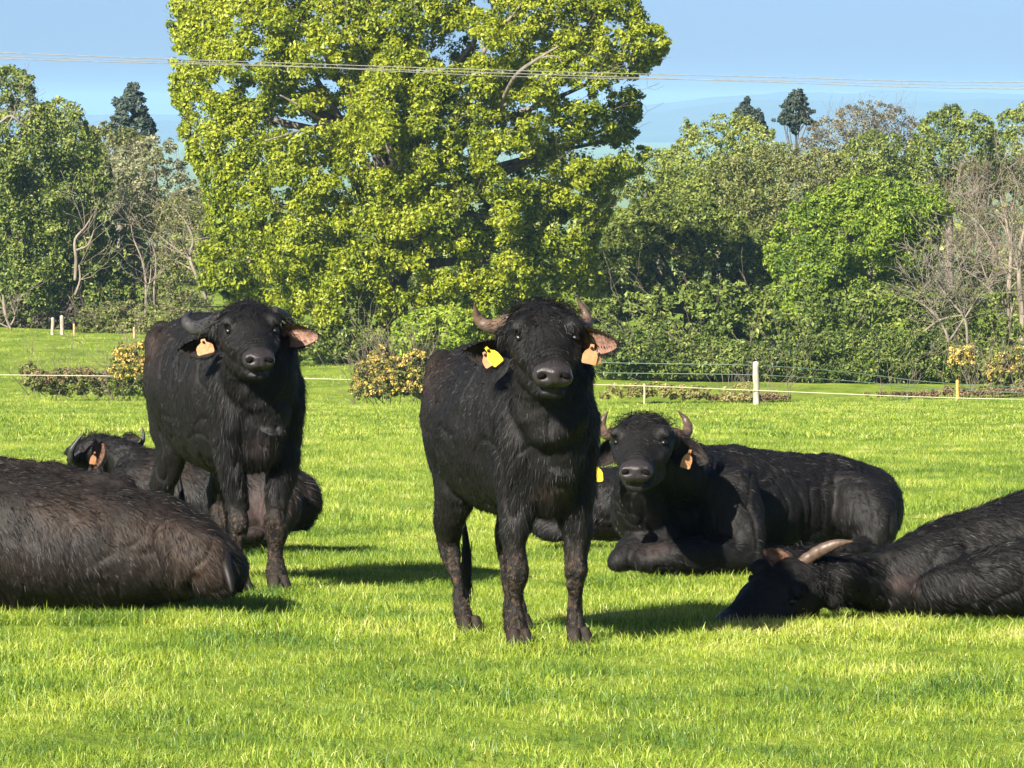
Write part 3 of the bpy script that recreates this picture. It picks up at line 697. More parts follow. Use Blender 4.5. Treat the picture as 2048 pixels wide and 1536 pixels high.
ridge('hills', 10500, [(-500, 232), (300, 230), (1200, 222), (1400, 200), (1500, 189), (1620, 181), (1700, 183), (1760, 188), (1800, 178), (1900, 180), (2048, 184), (2550, 190)], 300, 1500, None)
# ------------------------------------------------------------------ grass
leafstops_grass = [(0, (.055, .120, .020)), (.28, (.14, .225, .026)), (.55, (.26, .345, .036)), (.8, (.39, .435, .07)), (1, (.50, .48, .19))]
M['grass'] = leaf_mat('grass_blades', leafstops_grass, .35, .45, .35, rnd=True, patch=1.6)
def tuft(n, rad, h, wd, seed, dry=.04):
    r = np.random.default_rng(seed)
    a = r.random(n) * 2 * math.pi; d = rad * np.sqrt(r.random(n))
    P = np.stack([d * np.cos(a), d * np.sin(a), np.full(n, -.004)], 1)
    lean = r.normal(size=(n, 2)) * .36; D = nrm(np.stack([lean[:, 0], lean[:, 1], np.ones(n)], 1))
    L = h * (.45 + .75 * r.random(n) ** 1.3)
    fa = r.random(n) * math.pi; side = np.stack([np.cos(fa), np.sin(fa), np.zeros(n)], 1)
    wv = (wd * (.7 + .6 * r.random(n)))[:, None] * side
    mid = P + D * (L * .55)[:, None]; bend = np.stack([lean[:, 0], lean[:, 1], -np.abs(lean).sum(1) * .3], 1) * .8
    tip = P + D * L[:, None] + bend * L[:, None]
    V = np.stack([P - wv, P + wv, mid + wv * .85, mid - wv * .85, tip], 1).reshape(-1, 3)
    b = np.arange(n)[:, None] * 5
    q = b + np.array([[0, 1, 2, 3]]); t = b + np.array([[3, 2, 4]])
    var = r.random(n) * .9; var = np.where(r.random(n) < dry, 1.6, var)
    me = mesh_from('grass_tuft', V, [q, t], True)
    attr(me, 'var', np.repeat(var, 5)); me.materials.append(M['grass'])
    return me
def scatter(name, P, rot, sc, idx, protos, label=None, kind='stuff'):
    """points -> geometry nodes instances of prototype meshes"""
    me = bpy.data.meshes.new(name + '_points'); me.vertices.add(len(P)); me.vertices.foreach_set('co', np.asarray(P, np.float32).ravel())
    attr(me, 'rot', rot); attr(me, 'scl', sc); attr(me, 'pick', idx)
    o = add(name, me)
    ng = bpy.data.node_groups.new(name, 'GeometryNodeTree')
    ng.interface.new_socket('Geometry', in_out='INPUT', socket_type='NodeSocketGeometry')
    ng.interface.new_socket('Geometry', in_out='OUTPUT', socket_type='NodeSocketGeometry')
    gi = ng.nodes.new('NodeGroupInput'); go = ng.nodes.new('NodeGroupOutput')
    jn = ng.nodes.new('GeometryNodeGeometryToInstance')
    for k, pm in enumerate(reversed(protos)):
        po = bpy.data.objects.new(name + '_blades', pm)
        oi = ng.nodes.new('GeometryNodeObjectInfo'); oi.inputs['Object'].default_value = po
        ng.links.new(oi.outputs['Geometry'], jn.inputs[0])
    mp = ng.nodes.new('GeometryNodeMeshToPoints'); ng.links.new(gi.outputs[0], mp.inputs[0])
    ip = ng.nodes.new('GeometryNodeInstanceOnPoints'); ng.links.new(mp.outputs[0], ip.inputs['Points'])
    ng.links.new(jn.outputs[0], ip.inputs['Instance']); ip.inputs['Pick Instance'].default_value = True
    def na(n_):
        x = ng.nodes.new('GeometryNodeInputNamedAttribute'); x.data_type = 'FLOAT'; x.inputs[0].default_value = n_; return x.outputs[0]
    ng.links.new(na('pick'), ip.inputs['Instance Index'])
    cx = ng.nodes.new('ShaderNodeCombineXYZ'); ng.links.new(na('rot'), cx.inputs[2]); ng.links.new(cx.outputs[0], ip.inputs['Rotation'])
    ng.links.new(na('scl'), ip.inputs['Scale'])
    ng.links.new(ip.outputs[0], go.inputs[0])
    md = o.modifiers.new('scatter', 'NODES'); md.node_group = ng
    return tag(o, kind=kind)
pr_near = [tuft(80, .16, .052, .0015, s, .07) for s in range(8)]
pr_far = [tuft(60, .30, .070, .004, 40 + s) for s in range(6)]
def zone(name, y0, y1, per, protos, s0, s1, margin=1.25, ex=1.2, xlim=None):
    n = int(per * (y1 - y0) * 2 * ((y0 + y1) / 2 * 1024 / F * margin + ex))
    u = rng.random(n); y = np.sqrt(y0 ** 2 + u * (y1 ** 2 - y0 ** 2)); x = (rng.random(n) * 2 - 1) * (y * 1024 / F * margin + ex)
    if xlim: k = xlim(x, y); x, y = x[k], y[k]; n = len(x)
    # no blades where animals rest
    sc = s0 + (s1 - s0) * rng.random(n)
    sc = sc * (1 + .25 * vnoise(np.stack([x * 3.1, y * 2.2, x * 0], 1), 33)) * (1 + .35 * vnoise(np.stack([x * 1.1, y * .6, x * 0], 1), 31)) 
    z = gz(x, y)
    scatter(name, np.stack([x, y, z], 1), rng.random(n) * 6.28, sc, rng.integers(0, len(protos), n), protos)
zone('meadow_grass', 13.0, 31, 52, pr_near, .75, 1.15)
zone('meadow_grass', 31, 62, 18, pr_near, .9, 1.5)
zone('meadow_grass', 62, 137, 4.0, pr_far, .8, 1.4)
zone('meadow_grass', 137, 205, 1.4, pr_far, .9, 1.6, xlim=lambda x, y: x < 4)
# taller blades grazed round the hooves and along the resting bodies
def rim():
    pts = []
    for bb, ln in ((bA, (( -.13, .48), (.13, .50), (-.08, -.30), (.14, -.36))), (bB, ((-.10, .48), (.10, .48), (-.15, -.35), (.15, -.35)))):
        for lx, ly in ln:
            for _ in range(26):
                a = random.random() * 6.28; d = random.uniform(.03, .17); q = bb.L(lx, ly, 0, 0, 0)
                pts.append((q[0] + d * math.cos(a), q[1] + d * math.sin(a) - .03))
    for p0, p1, Ya, Yb in ((1195, 1540, 23.35, 23.5), (1540, 1790, 23.9, 24.35), (-60, 500, 20.55, 20.5), (1440, 2100, 19.95, 19.9), (1040, 1240, 26.5, 26.5), (480, 620, 26.1, 26.2)):
        n = int(abs(p1 - p0) / 3.2)
        for i in range(n):
            f_ = random.random(); Y = Ya + (Yb - Ya) * f_ + random.uniform(-.12, .10); px = p0 + (p1 - p0) * f_
            pts.append((W(px, 1000, Y)[0], Y))
    P = np.array(pts); z = gz(P[:, 0], P[:, 1]); n = len(P)
    scatter('tall_grass', np.stack([P[:, 0], P[:, 1], z], 1), rng.random(n) * 6.28, .85 + .75 * rng.random(n), rng.integers(0, 8, n), pr_near)
rim()
# ------------------------------------------------------------------ trees
def in_poly(px, py, poly):
    poly = np.asarray(poly, float); c = np.zeros(len(px), bool); j = len(poly) - 1
    for i in range(len(poly)):
        xi, yi = poly[i]; xj, yj = poly[j]
        m = ((yi > py) != (yj > py)) & (px < (xj - xi) * (py - yi) / (yj - yi + 1e-9) + xi); c ^= m; j = i
    return c
def edge_dist(px, py, poly):
    poly = np.asarray(poly, float); d = np.full(len(px), 1e9)
    for i in range(len(poly)):
        a = poly[i - 1]; b = poly[i]; ab = b - a; L = (ab ** 2).sum() + 1e-9
        t = np.clip(((px - a[0]) * ab[0] + (py - a[1]) * ab[1]) / L, 0, 1)
        d = np.minimum(d, np.hypot(px - a[0] - t * ab[0], py - a[1] - t * ab[1]))
    return d
def Wv(px, row, Y):
    x = (px - 1024) / F; u = -(row - 768) / F; dy = CP + u * SP; dz = -SP + u * CP
    return np.stack([x * Y / dy, Y, dz * Y / dy], 1)
def leaves_mesh(name, C, R, per, size, col, flat=.0, elong=1.8, up=.35):
    """leaf faces clustered round clump centres C (world) of radius R"""
    n = len(C) * per
    ci = np.repeat(np.arange(len(C)), per)
    u = nrm(rng.normal(size=(n, 3))); rr = R[ci] * (rng.random(n) ** .45)
    P = C[ci] + u * rr[:, None] * np.array([1, 1, .8])
    out = nrm(u + np.array([0, 0, up]) + .6 * rng.normal(size=(n, 3)))          # leaf normal
    a = nrm(np.cross(out, rng.normal(size=(n, 3)))); b = np.cross(out, a)
    s = size * (.6 + .8 * rng.random(n)); L = (s * elong * .5)[:, None]; w_ = (s * .5)[:, None]
    V = np.stack([P - a * L, P + b * w_ + out * w_ * .35, P + a * L, P - b * w_ + out * w_ * .35], 1).reshape(-1, 3)
    k = np.arange(n)[:, None] * 4
    t = np.concatenate([k + np.array([[0, 1, 2]]), k + np.array([[0, 2, 3]])])
    me = mesh_from(name, V, t, False)
    var = np.clip(col[ci] + .26 * rng.normal(size=n), 0, 1)
    attr(me, 'var', np.repeat(var, 4)); return me
def branch_bag(bag, p, d, L, r, lvl, spread=.6, segs=3, nch=3, up=.15, seg=6, minr=.004, tips=None):
    pts = [p]; rs = [r]; q = p.copy(); dd = d.copy()
    for i in range(segs):
        dd = nrm(dd + .22 * np.array([random.gauss(0, 1), random.gauss(0, 1), random.gauss(0, .7)]) + np.array([0, 0, up * .35]))
        q = q + dd * L / segs; pts.append(q.copy()); rs.append(r * (1 - .6 * (i + 1) / segs))
    st = [tuple(a) + (max(b, minr), max(b, minr)) for a, b in zip(pts, rs)]
    bag.add(loft(st, ref=(.31, .2, .93) if abs(dd[2]) < .8 else (1, .3, 0), seg=seg if r > .03 else 4, sub=2 if lvl > 1 else 1))
    if lvl <= 0:
        if tips is not None: tips.append(q)
        return
    for i in range(nch):
        k = random.randint(1, segs); bp = pts[k]
        nd = nrm(dd + spread * np.array([random.gauss(0, 1), random.gauss(0, 1), random.gauss(0, .8)]) + np.array([0, 0, up]))
        branch_bag(bag, bp, nd, L * random.uniform(.55, .8), rs[k] * .62, lvl - 1, spread, segs, nch, up, seg, minr, tips)
M['bark_grey'] = plain('bark_grey', (.24, .21, .17), (.09, .075, .06), 6, .9, .6, .1, (1, 1, .3))
M['bark_dark'] = plain('bark_dark', (.11, .085, .06), (.04, .03, .022), 6, .9, .6, .1, (1, 1, .3))
M['bark_pale'] = plain('bark_pale', (.27, .23, .18), (.10, .08, .062), 5, .85, .4, .1, (1, 1, .3))
M['twig_grey'] = plain('twig_grey', (.20, .16, .125), (.10, .08, .06), 5, .9, .2, .1)
M['leaf_oak'] = leaf_mat('oak_leaves', [(0, (.058, .092, .008)), (.35, (.155, .20, .010)), (.65, (.24, .29, .012)), (1, (.35, .38, .035))], .38, .45, .35)
M['leaf_dark'] = leaf_mat('dark_leaves', [(0, (.042, .066, .013)), (.5, (.12, .165, .027)), (1, (.23, .26, .06))], .25, .5, .3)
M['leaf_mid'] = leaf_mat('mid_leaves', [(0, (.058, .082, .015)), (.5, (.175, .22, .036)), (1, (.31, .33, .08))], .3, .5, .3)
M['leaf_olive'] = leaf_mat('olive_leaves', [(0, (.060, .072, .020)), (.5, (.145, .165, .042)), (1, (.27, .27, .10))], .3, .6, .25)
M['leaf_bright'] = leaf_mat('bright_leaves', [(0, (.035, .075, .010)), (.5, (.145, .22, .018)), (1, (.28, .35, .04))], .35, .5, .3)
M['leaf_grey'] = leaf_mat('grey_leaves', [(0, (.08, .09, .04)), (.5, (.18, .19, .095)), (1, (.33, .33, .19))], .3, .6, .25)
M['leaf_brown'] = leaf_mat('budding_leaves', [(0, (.060, .055, .032)), (.5, (.14, .125, .075)), (1, (.25, .225, .14))], .25, .7, .2)
M['leaf_conifer'] = leaf_mat('conifer_needles', [(0, (.022, .036, .026)), (.5, (.050, .070, .050)), (1, (.09, .11, .08))], .1, .7, .2)
M['flower_gorse'] = leaf_mat('gorse_flowers', [(0, (.12, .12, .03)), (.4, (.30, .24, .06)), (.7, (.52, .37, .07)), (1, (.62, .46, .14))], .2, .7, .2)
M['bracken'] = leaf_mat('dead_bracken', [(0, (.07, .05, .028)), (.5, (.17, .12, .065)), (1, (.28, .20, .12))], .2, .8, .1)
M['straw'] = leaf_mat('pale_grass', [(0, (.10, .10, .03)), (.5, (.28, .25, .09)), (1, (.42, .36, .16))], .3, .7, .1)
ALLT = 'trees of the wood beyond the meadow'
def tree(name, label, cat, poly, Y, depth, mat, clump_px, nclump, per, leaf, trunk=None, bark='bark_grey', group=ALLT, holes=(), front=.7, colr=(.5, .22), limbs=3, elong=1.8, twigs=0, twigmat='twig_grey', lumps=None, part='crown', hollows=()):
    poly = np.asarray(poly, float)
    lo = poly.min(0); hi = poly.max(0)
    bx = trunk[0] if trunk else (lo[0] + hi[0]) / 2
    gy = float(gz(W(bx, 500, Y)[0], Y)); bw = W(bx, 500, Y)
    base = np.array([bw[0], Y, gy])
    rt = root(name, base, label, cat, group)
    # candidate clump centres
    m = nclump * 6; px = lo[0] + rng.random(m) * (hi[0] - lo[0]); py = lo[1] + rng.random(m) * (hi[1] - lo[1])
    k = in_poly(px, py, poly)
    for hx, hy, hr, hr2 in holes: k &= ((px - hx) / hr) ** 2 + ((py - hy) / hr2) ** 2 > 1
    px, py = px[k][:nclump], py[k][:nclump]; e = edge_dist(px, py, poly); n = len(px)
    half = max(20., min(hi[0] - lo[0], hi[1] - lo[1]) * .5)
    dd = depth * np.sqrt(np.clip(1 - (1 - np.minimum(1, e / half)) ** 2, .02, 1))
    ls = lumps or (clump_px * 3.2)
    q = np.stack([px / ls, py / ls, np.full(n, Y * .13)], 1)
    lump = vnoise(q, 21) * .6 + vnoise(q * 2.1, 22) * .4
    fr_ = rng.random(n) < front
    yo = np.where(fr_, -dd * (.60 + .50 * lump + .08 * rng.random(n)), dd * (rng.random(n) * 1.6 - .8))
    yy = Y + yo
    # thin some clumps out in the hollows between lumps
    keep = ~(fr_ & (lump < -.34) & (rng.random(n) < .6)); px, py, yy, lump, e = px[keep], py[keep], yy[keep], lump[keep], e[keep]
    for hx, hy, ha, hb in hollows:
        k = (((px - hx) / ha) ** 2 + ((py - hy) / hb) ** 2 < .7 + .5 * rng.random(len(px))) & (yy < Y + 1); k2 = k & (rng.random(len(px)) < .7)
        yy = np.where(k, Y + 1.5 + 2 * rng.random(len(px)), yy)
        px, py, yy, lump, e = px[~k2], py[~k2], yy[~k2], lump[~k2], e[~k2]
    C = Wv(px, py, yy)
    gl = gz(C[:, 0], C[:, 1]); C[:, 2] = np.maximum(C[:, 2], gl + .15)
    R = clump_px * Y / F * (.55 + .7 * rng.random(len(C))) * np.clip(.55 + e / (clump_px * 3), .55, 1)
    col = np.clip(colr[0] + colr[1] * rng.normal(size=len(C)) * .6 + colr[1] * .8 * vnoise(np.stack([px / 90, py / 90, px * 0 + Y], 1), 23), 0, 1)
    me = leaves_mesh(part, C - base, R, int(per * 1.45), leaf * .80, col, elong=elong)
    tag(add(part, me, M[mat], rt), kind='stuff')
    if trunk:
        b = Bag(); tx, trow, tr = trunk
        top = W(tx, trow, Y) - base; tw = tr * Y / F
        st = [(0, 0, -.3, tw * 1.35, tw * 1.35), (0, 0, .3, tw * 1.08, tw * 1.08), tuple(top * np.array([.4, 0, .45])) + (tw * .9, tw * .9), tuple(top * np.array([1, 0, 1])) + (tw * .5, tw * .5)]
        b.add(loft(st, ref=(0, 1, 0), seg=12, sub=4))
        sel = rng.choice(len(C), min(limbs * 3, len(C)), replace=False)
        for i in sel:
            tgt = C[i] - base; s0 = rng.uniform(.3, .95); p0 = np.array([top[0] * s0 * s0, 0, top[2] * s0])
            if tgt[2] < p0[2] - .5: continue
            mid = (p0 + tgt) / 2 + rng.normal(size=3) * .35 + np.array([0, 0, .3])
            b.add(loft([tuple(p0) + (tw * .42, tw * .42), tuple(mid) + (tw * .26, tw * .26), tuple(tgt) + (tw * .09, tw * .09)], ref=(.3, .9, .1), seg=7, sub=4))
        add('trunk', b.mesh('trunk'), M[bark], rt)
    if twigs:
        b = Bag(); sel = rng.choice(len(C), min(twigs, len(C)), replace=False)
        for i in sel:
            c = C[i] - base; dv = nrm(np.array([c[0] * .25 + rng.normal() * .4, rng.normal() * .4 - .2, .8]))
            branch_bag(b, c - dv * .5, dv, rng.uniform(.8, 1.6), .012, 1, .6, 3, 3, .2, 4, .005)
        tag(add('twigs', b.mesh('twigs'), M[twigmat], rt), kind='stuff')
    return rt, base, C
# the big oak
oak_poly = [(395, -110), (362, -50), (338, 20), (348, 90), (338, 150), (352, 215), (372, 240), (356, 262), (378, 318), (410, 380), (418, 450), (398, 510), (396, 570), (440, 590), (520, 610), (580, 660), (600, 700), (700, 722), (840, 722), (1000, 700), (1150, 690), (1215, 640), (1200, 560), (1192, 480), (1222, 420), (1238, 372), (1290, 345), (1302, 300), (1270, 268), (1282, 200), (1268, 160), (1312, 130), (1345, 90), (1322, 55), (1290, 30), (1262, -20), (1235, -80), (1150, -150), (1000, -200), (820, -225), (640, -215), (490, -170)]
oak, oakb, oakC = tree('oak_tree', 'very large yellow-green oak tree behind the two standing buffalo', 'tree', oak_poly, 166, 6.5, 'leaf_oak', 20, 6100, 48, .108,
    trunk=(790, 250, 26), limbs=14, group=None, front=.72, colr=(.55, .28), lumps=85,
    holes=[(600, 246, 48, 16), (445, 172, 34, 13), (395, 205, 22, 10), (965, 8, 30, 18), (1060, 215, 26, 14), (1230, 50, 24, 12), (1205, 205, 16, 14), (520, 75, 18, 9), (350, 228, 14, 16), (690, 145, 14, 8), (1245, 172, 12, 12)], twigs=160, hollows=[(905, 95, 62, 42), (480, 170, 50, 26), (1180, 300, 60, 28), (1040, 330, 50, 30), (760, 320, 40, 22), (640, 235, 60, 24), (720, 610, 46, 60), (800, 560, 40, 26), (560, 390, 34, 22), (960, 420, 40, 26), (1150, 190, 50, 22), (510, 110, 30, 24), (880, 520, 44, 24), (640, 470, 30, 18), (1120, 440, 44, 30)])
for st in ([(985, 250, 163.5, 7, 7), (1010, 190, 162, 7, 7), (1035, 148, 160.4, 7, 7), (1075, 118, 159.8, 5.5, 5.5), (1118, 92, 159.6, 2, 2)], [(1070, 118, 159.8, 3, 3), (1110, 112, 159.6, 2.5, 2.5), (1125, 128, 159.5, 1, 1)],
           [(700, 262, 164, 6, 6), (640, 238, 162.5, 6, 6), (600, 212, 161.8, 5, 5), (560, 190, 161.5, 2, 2)], [(720, 225, 165, 7, 7), (600, 262, 162, 5, 5), (530, 282, 161, 2, 2)]):
    b = Bag(); b.add(tube_px([(q[0], q[1], q[2], q[3] * .62, q[4] * .62) for q in st], 0, ref=(.2, .9, .2), seg=8)); add('limb', b.mesh('limb', off=oakb), M['bark_grey'], oak)
# --- left side
tree('oak_tree', 'tall dark green tree at the left edge of the photo', 'tree', [(-120, 100), (-20, 128), (30, 138), (72, 150), (66, 190), (110, 215), (165, 225), (178, 262), (200, 330), (215, 420), (190, 500), (150, 560), (120, 640), (0, 650), (-150, 640)], 200, 4.5, 'leaf_dark', 20, 1150, 34, .12, (40, 300, 12), 'bark_grey', colr=(.6, .3), limbs=5)
tree('oak_tree', 'rounded mid green tree peeping over the left-edge tree', 'tree', [(70, 215), (110, 198), (150, 200), (172, 238), (215, 300), (230, 400), (120, 420), (60, 330)], 214, 3, 'leaf_mid', 17, 180, 28, .13, (140, 300, 8), colr=(.5, .25))
tree('conifer_tree', 'pointed dark conifer on the skyline left of the big oak', 'tree', [(268, 155), (280, 185), (296, 205), (290, 225), (318, 262), (300, 270), (306, 300), (215, 290), (222, 260), (216, 245), (232, 222), (225, 205), (244, 190), (256, 175)], 262, 1.6, 'leaf_conifer', 10, 190, 26, .17, (266, 175, 4), 'bark_dark', colr=(.5, .3), front=.5)
tree('oak_tree', 'olive green tree below the pointed conifer', 'tree', [(170, 250), (215, 240), (262, 256), (310, 290), (330, 340), (300, 400), (180, 420), (150, 330)], 232, 3, 'leaf_olive', 15, 220, 28, .13, (240, 320, 7), colr=(.45, .25))
tree('willow_tree', 'pale grey-green willow between the conifer and the big oak', 'tree', [(232, 300), (280, 285), (310, 272), (345, 282), (368, 320), (400, 380), (420, 430), (300, 450), (210, 420), (205, 350)], 222, 3, 'leaf_grey', 15, 230, 26, .12, (310, 330, 6), 'bark_pale', colr=(.5, .25), twigs=60)
tree('birch_tree', 'sparse pale-stemmed birch scrub with bare branches left of the big oak', 'tree', [(220, 440), (250, 410), (330, 400), (400, 385), (428, 430), (430, 520), (425, 640), (380, 690), (200, 680), (180, 560), (190, 480)], 204, 2.5, 'leaf_olive', 15, 520, 30, .095, None, colr=(.6, .25), twigs=110, front=.5)
tree('holly_tree', 'small dark evergreen at the foot of the left-edge trees', 'tree', [(110, 480), (170, 430), (230, 450), (250, 540), (240, 640), (180, 690), (90, 650), (80, 560)], 201, 2, 'leaf_dark', 15, 220, 28, .12, (165, 560, 6), colr=(.4, .25))
tree('thorn_bush', 'low olive scrub along the top of the left meadow', 'bush', [(150, 620), (230, 600), (330, 610), (430, 620), (450, 700), (300, 705), (150, 680)], 196, 1.6, 'leaf_olive', 12, 240, 26, .10, None, colr=(.5, .25), part='foliage', twigs=40)
tree('thorn_bush', 'grey leafless scrub on the bank at the far left', 'bush', [(-60, 620), (60, 615), (150, 630), (160, 670), (60, 664), (-60, 656)], 199, 1.2, 'leaf_brown', 10, 110, 22, .10, None, colr=(.5, .25), part='foliage', twigs=50)
# pale stems
def stems(name, label, paths, mat, grp=None, cat='tree', tips=0, lvl=1):
    p0 = paths[0][0]; base = W(p0[0], p0[1], p0[2]); rt = root(name, base, label, cat, grp)
    b = Bag()
    for st in paths:
        b.add(tube_px([(s[0], s[1], s[2], s[3] * .68, s[3] * .68) for s in st], 0, ref=(.2, .95, .1), seg=8))
        for k in range(tips):
            a = st[random.randint(1, len(st) - 1)]; p = W(a[0], a[1], a[2])
            branch_bag(b, p, nrm(np.array([random.gauss(0, .8), random.gauss(0, .4), random.uniform(.3, 1)])), random.uniform(.8, 1.6), a[3] * a[2] / F * .30, lvl, .6, 3, 3, .1, 5, .008)
    add('trunk', b.mesh('trunk', off=base), M[mat], rt); return rt
stems('birch_tree', 'leaning bare birch with a forked pale trunk beside the big oak', [[(412, 598, 199, 6), (392, 550, 199, 5), (380, 515, 199, 5), (386, 480, 199, 4), (372, 445, 199, 3), (360, 430, 199, 2)], [(380, 520, 199, 4), (355, 500, 199, 3), (335, 485, 199, 2), (318, 470, 199, 1.5)], [(386, 480, 199, 3), (372, 478, 199, 2), (366, 462, 199, 1)], [(385, 540, 199, 3), (350, 520, 199, 2), (330, 505, 199, 1.2)]], 'bark_pale', ALLT, tips=6)
stems('birch_tree', 'slim bare birch with two pale stems above the left buffalo', [[(290, 640, 199, 4), (292, 570, 199, 4), (284, 520, 199, 3), (268, 480, 199, 2), (262, 450, 199, 1.2)], [(310, 640, 199, 3), (308, 580, 199, 3), (312, 520, 199, 2), (300, 480, 199, 1.2)], [(292, 590, 199, 3), (300, 560, 199, 2), (302, 530, 199, 1)]], 'bark_pale', ALLT, tips=6)
stems('birch_tree', 'short pale forked trunk catching the sun above the willow scrub', [[(270, 448, 207, 5), (258, 420, 207, 4), (246, 392, 207, 2), (238, 372, 207, 1)], [(244, 440, 207, 4), (240, 420, 207, 2.5), (228, 405, 207, 1.5)]], 'bark_pale', ALLT, tips=5)
stems('dead_tree', 'bleached dead trunk in front of the dark left-edge trees', [[(150, 560, 196, 5), (152, 520, 196, 5), (150, 480, 196, 4), (170, 455, 196, 3), (185, 430, 196, 1.5)], [(152, 500, 196, 3), (176, 490, 196, 2.5), (188, 460, 196, 1.5)], [(150, 590, 196, 4), (160, 560, 196, 3), (158, 530, 196, 2)]], 'bark_pale', ALLT, tips=5)
stems('dead_tree', 'bare dead limbs high in the left-edge tree', [[(0, 245, 194, 4), (20, 232, 194, 4), (40, 244, 194, 3), (52, 255, 194, 1)], [(15, 250, 194, 3), (30, 225, 194, 2), (28, 212, 194, 1)]], 'bark_grey', ALLT, tips=5)
stems('dead_tree', 'twisted bare shrub on the bank at the left edge', [[(22, 660, 193, 4), (12, 635, 193, 4), (8, 610, 193, 5), (6, 590, 193, 2)], [(22, 650, 193, 3), (30, 630, 193, 2), (20, 605, 193, 1)], [(18, 655, 193, 3), (2, 648, 193, 2), (-10, 640, 193, 1)]], 'bark_pale', ALLT, tips=4)
# --- behind / beside the oak
tree('hedge_bush', 'dark shaded undergrowth beneath the big oak', 'bush', [(560, 640), (700, 650), (840, 650), (900, 700), (840, 728), (590, 722), (560, 700)], 164, 2, 'leaf_dark', 13, 240, 28, .10, None, colr=(.5, .3), part='foliage')
tree('hawthorn_bush', 'bright green bush between the two standing buffalo', 'bush', [(790, 640), (840, 615), (900, 610), (950, 640), (960, 720), (800, 724), (780, 690)], 158, 2, 'leaf_bright', 14, 200, 30, .11, None, colr=(.75, .25), part='foliage', group=None)
# --- right wood, back to front
tree('oak_tree', 'olive tree on the skyline just right of the big oak', 'tree', [(1310, 300), (1352, 285), (1362, 240), (1378, 236), (1395, 262), (1420, 235), (1460, 222), (1490, 230), (1560, 270), (1570, 330), (1500, 400), (1320, 400)], 240, 3.5, 'leaf_mid', 15, 380, 28, .12, (1440, 320, 7), colr=(.5, .3))
tree('conifer_tree', 'small spiky dark conifer behind the olive skyline tree', 'tree', [(1493, 192), (1503, 215), (1512, 222), (1520, 218), (1530, 245), (1540, 262), (1470, 255), (1470, 220), (1482, 212)], 266, 1.4, 'leaf_conifer', 8, 130, 24, .16, (1494, 205, 3), 'bark_dark', colr=(.4, .3), front=.5)
tree('pine_tree', 'spreading flat-topped dark pine alone on the right skyline', 'tree', [(1600, 176), (1608, 190), (1618, 205), (1610, 215), (1632, 222), (1612, 232), (1638, 250), (1600, 248), (1590, 272), (1575, 250), (1545, 240), (1566, 226), (1560, 212), (1574, 200), (1580, 182)], 268, 1.6, 'leaf_conifer', 6, 260, 14, .14, (1592, 190, 3), 'bark_dark', colr=(.4, .3), front=.5)
tree('budding_tree', 'brown domed tree coming into bud on the right skyline', 'tree', [(1590, 290), (1630, 240), (1680, 212), (1740, 202), (1800, 212), (1835, 250), (1840, 330), (1760, 380), (1560, 380)], 250, 4, 'leaf_brown', 14, 460, 24, .10, (1720, 300, 7), 'bark_grey', colr=(.55, .25), twigs=120, limbs=5)
tree('oak_tree', 'dark green domed tree on the skyline near the right edge', 'tree', [(1800, 330), (1830, 260), (1865, 220), (1905, 206), (1950, 225), (1985, 245), (2000, 330), (1960, 420), (1790, 420)], 244, 4, 'leaf_mid', 16, 400, 28, .13, (1900, 300, 8), colr=(.35, .25))
tree('oak_tree', 'tree cut by the right edge on the skyline', 'tree', [(1960, 290), (1990, 240), (2030, 215), (2060, 190), (2140, 190), (2180, 400), (1960, 400)], 250, 3.5, 'leaf_mid', 16, 260, 28, .13, (2070, 300, 8), colr=(.5, .25))
tree('oak_tree', 'round green crown in front of the brown domed tree', 'tree', [(1670, 330), (1700, 280), (1750, 258), (1800, 275), (1820, 340), (1790, 440), (1660, 440)], 232, 3, 'leaf_mid', 15, 240, 28, .12, (1740, 320, 7), colr=(.45, .25))
tree('beech_tree', 'ochre-green budding tree in the middle of the right wood', 'tree', [(1400, 350), (1450, 310), (1560, 285), (1680, 310), (1700, 380), (1640, 470), (1500, 480), (1410, 430)], 220, 3, 'leaf_olive', 16, 420, 28, .115, (1550, 380, 8), colr=(.62, .25))
tree('beech_tree', 'grey-green crown right behind the edge of the big oak', 'tree', [(1180, 420), (1230, 350), (1300, 300), (1400, 330), (1440, 400), (1400, 480), (1200, 500)], 214, 3, 'leaf_mid', 16, 330, 28, .115, (1320, 400, 8), colr=(.5, .28))
tree('oak_tree', 'broad dull green tree behind the lying buffalo with raised head', 'tree', [(1170, 500), (1220, 430), (1300, 390), (1400, 385), (1480, 430), (1545, 480), (1550, 560), (1530, 700), (1400, 760), (1220, 760), (1170, 640)], 186, 4.5, 'leaf_mid', 18, 950, 32, .115, (1380, 500, 12), colr=(.34, .25), limbs=5, lumps=85, hollows=[(1500, 600, 60, 90), (1300, 640, 50, 40), (1420, 560, 30, 20)])
tree('hornbeam_tree', 'fresh bright green tree in front of the right wood', 'tree', [(1530, 500), (1560, 430), (1620, 385), (1700, 355), (1800, 360), (1880, 375), (1915, 400), (1880, 460), (1860, 560), (1800, 640), (1700, 680), (1600, 690), (1550, 620)], 172, 4.5, 'leaf_bright', 19, 1000, 44, .100, (1700, 460, 12), colr=(.55, .3), limbs=5, lumps=80, hollows=[(1690, 480, 40, 22), (1780, 560, 60, 30), (1620, 600, 40, 30), (1600, 460, 26, 16)], group=None)
tree('birch_tree', 'large leafless grey tree with pale trunks at the right edge', 'tree', [(1800, 500), (1840, 420), (1900, 370), (1950, 330), (2060, 312), (2160, 330), (2180, 640), (2000, 690), (1840, 700), (1800, 600)], 178, 3.5, 'leaf_brown', 15, 800, 24, .055, None, colr=(.4, .25), twigs=420, front=.6, group=None)
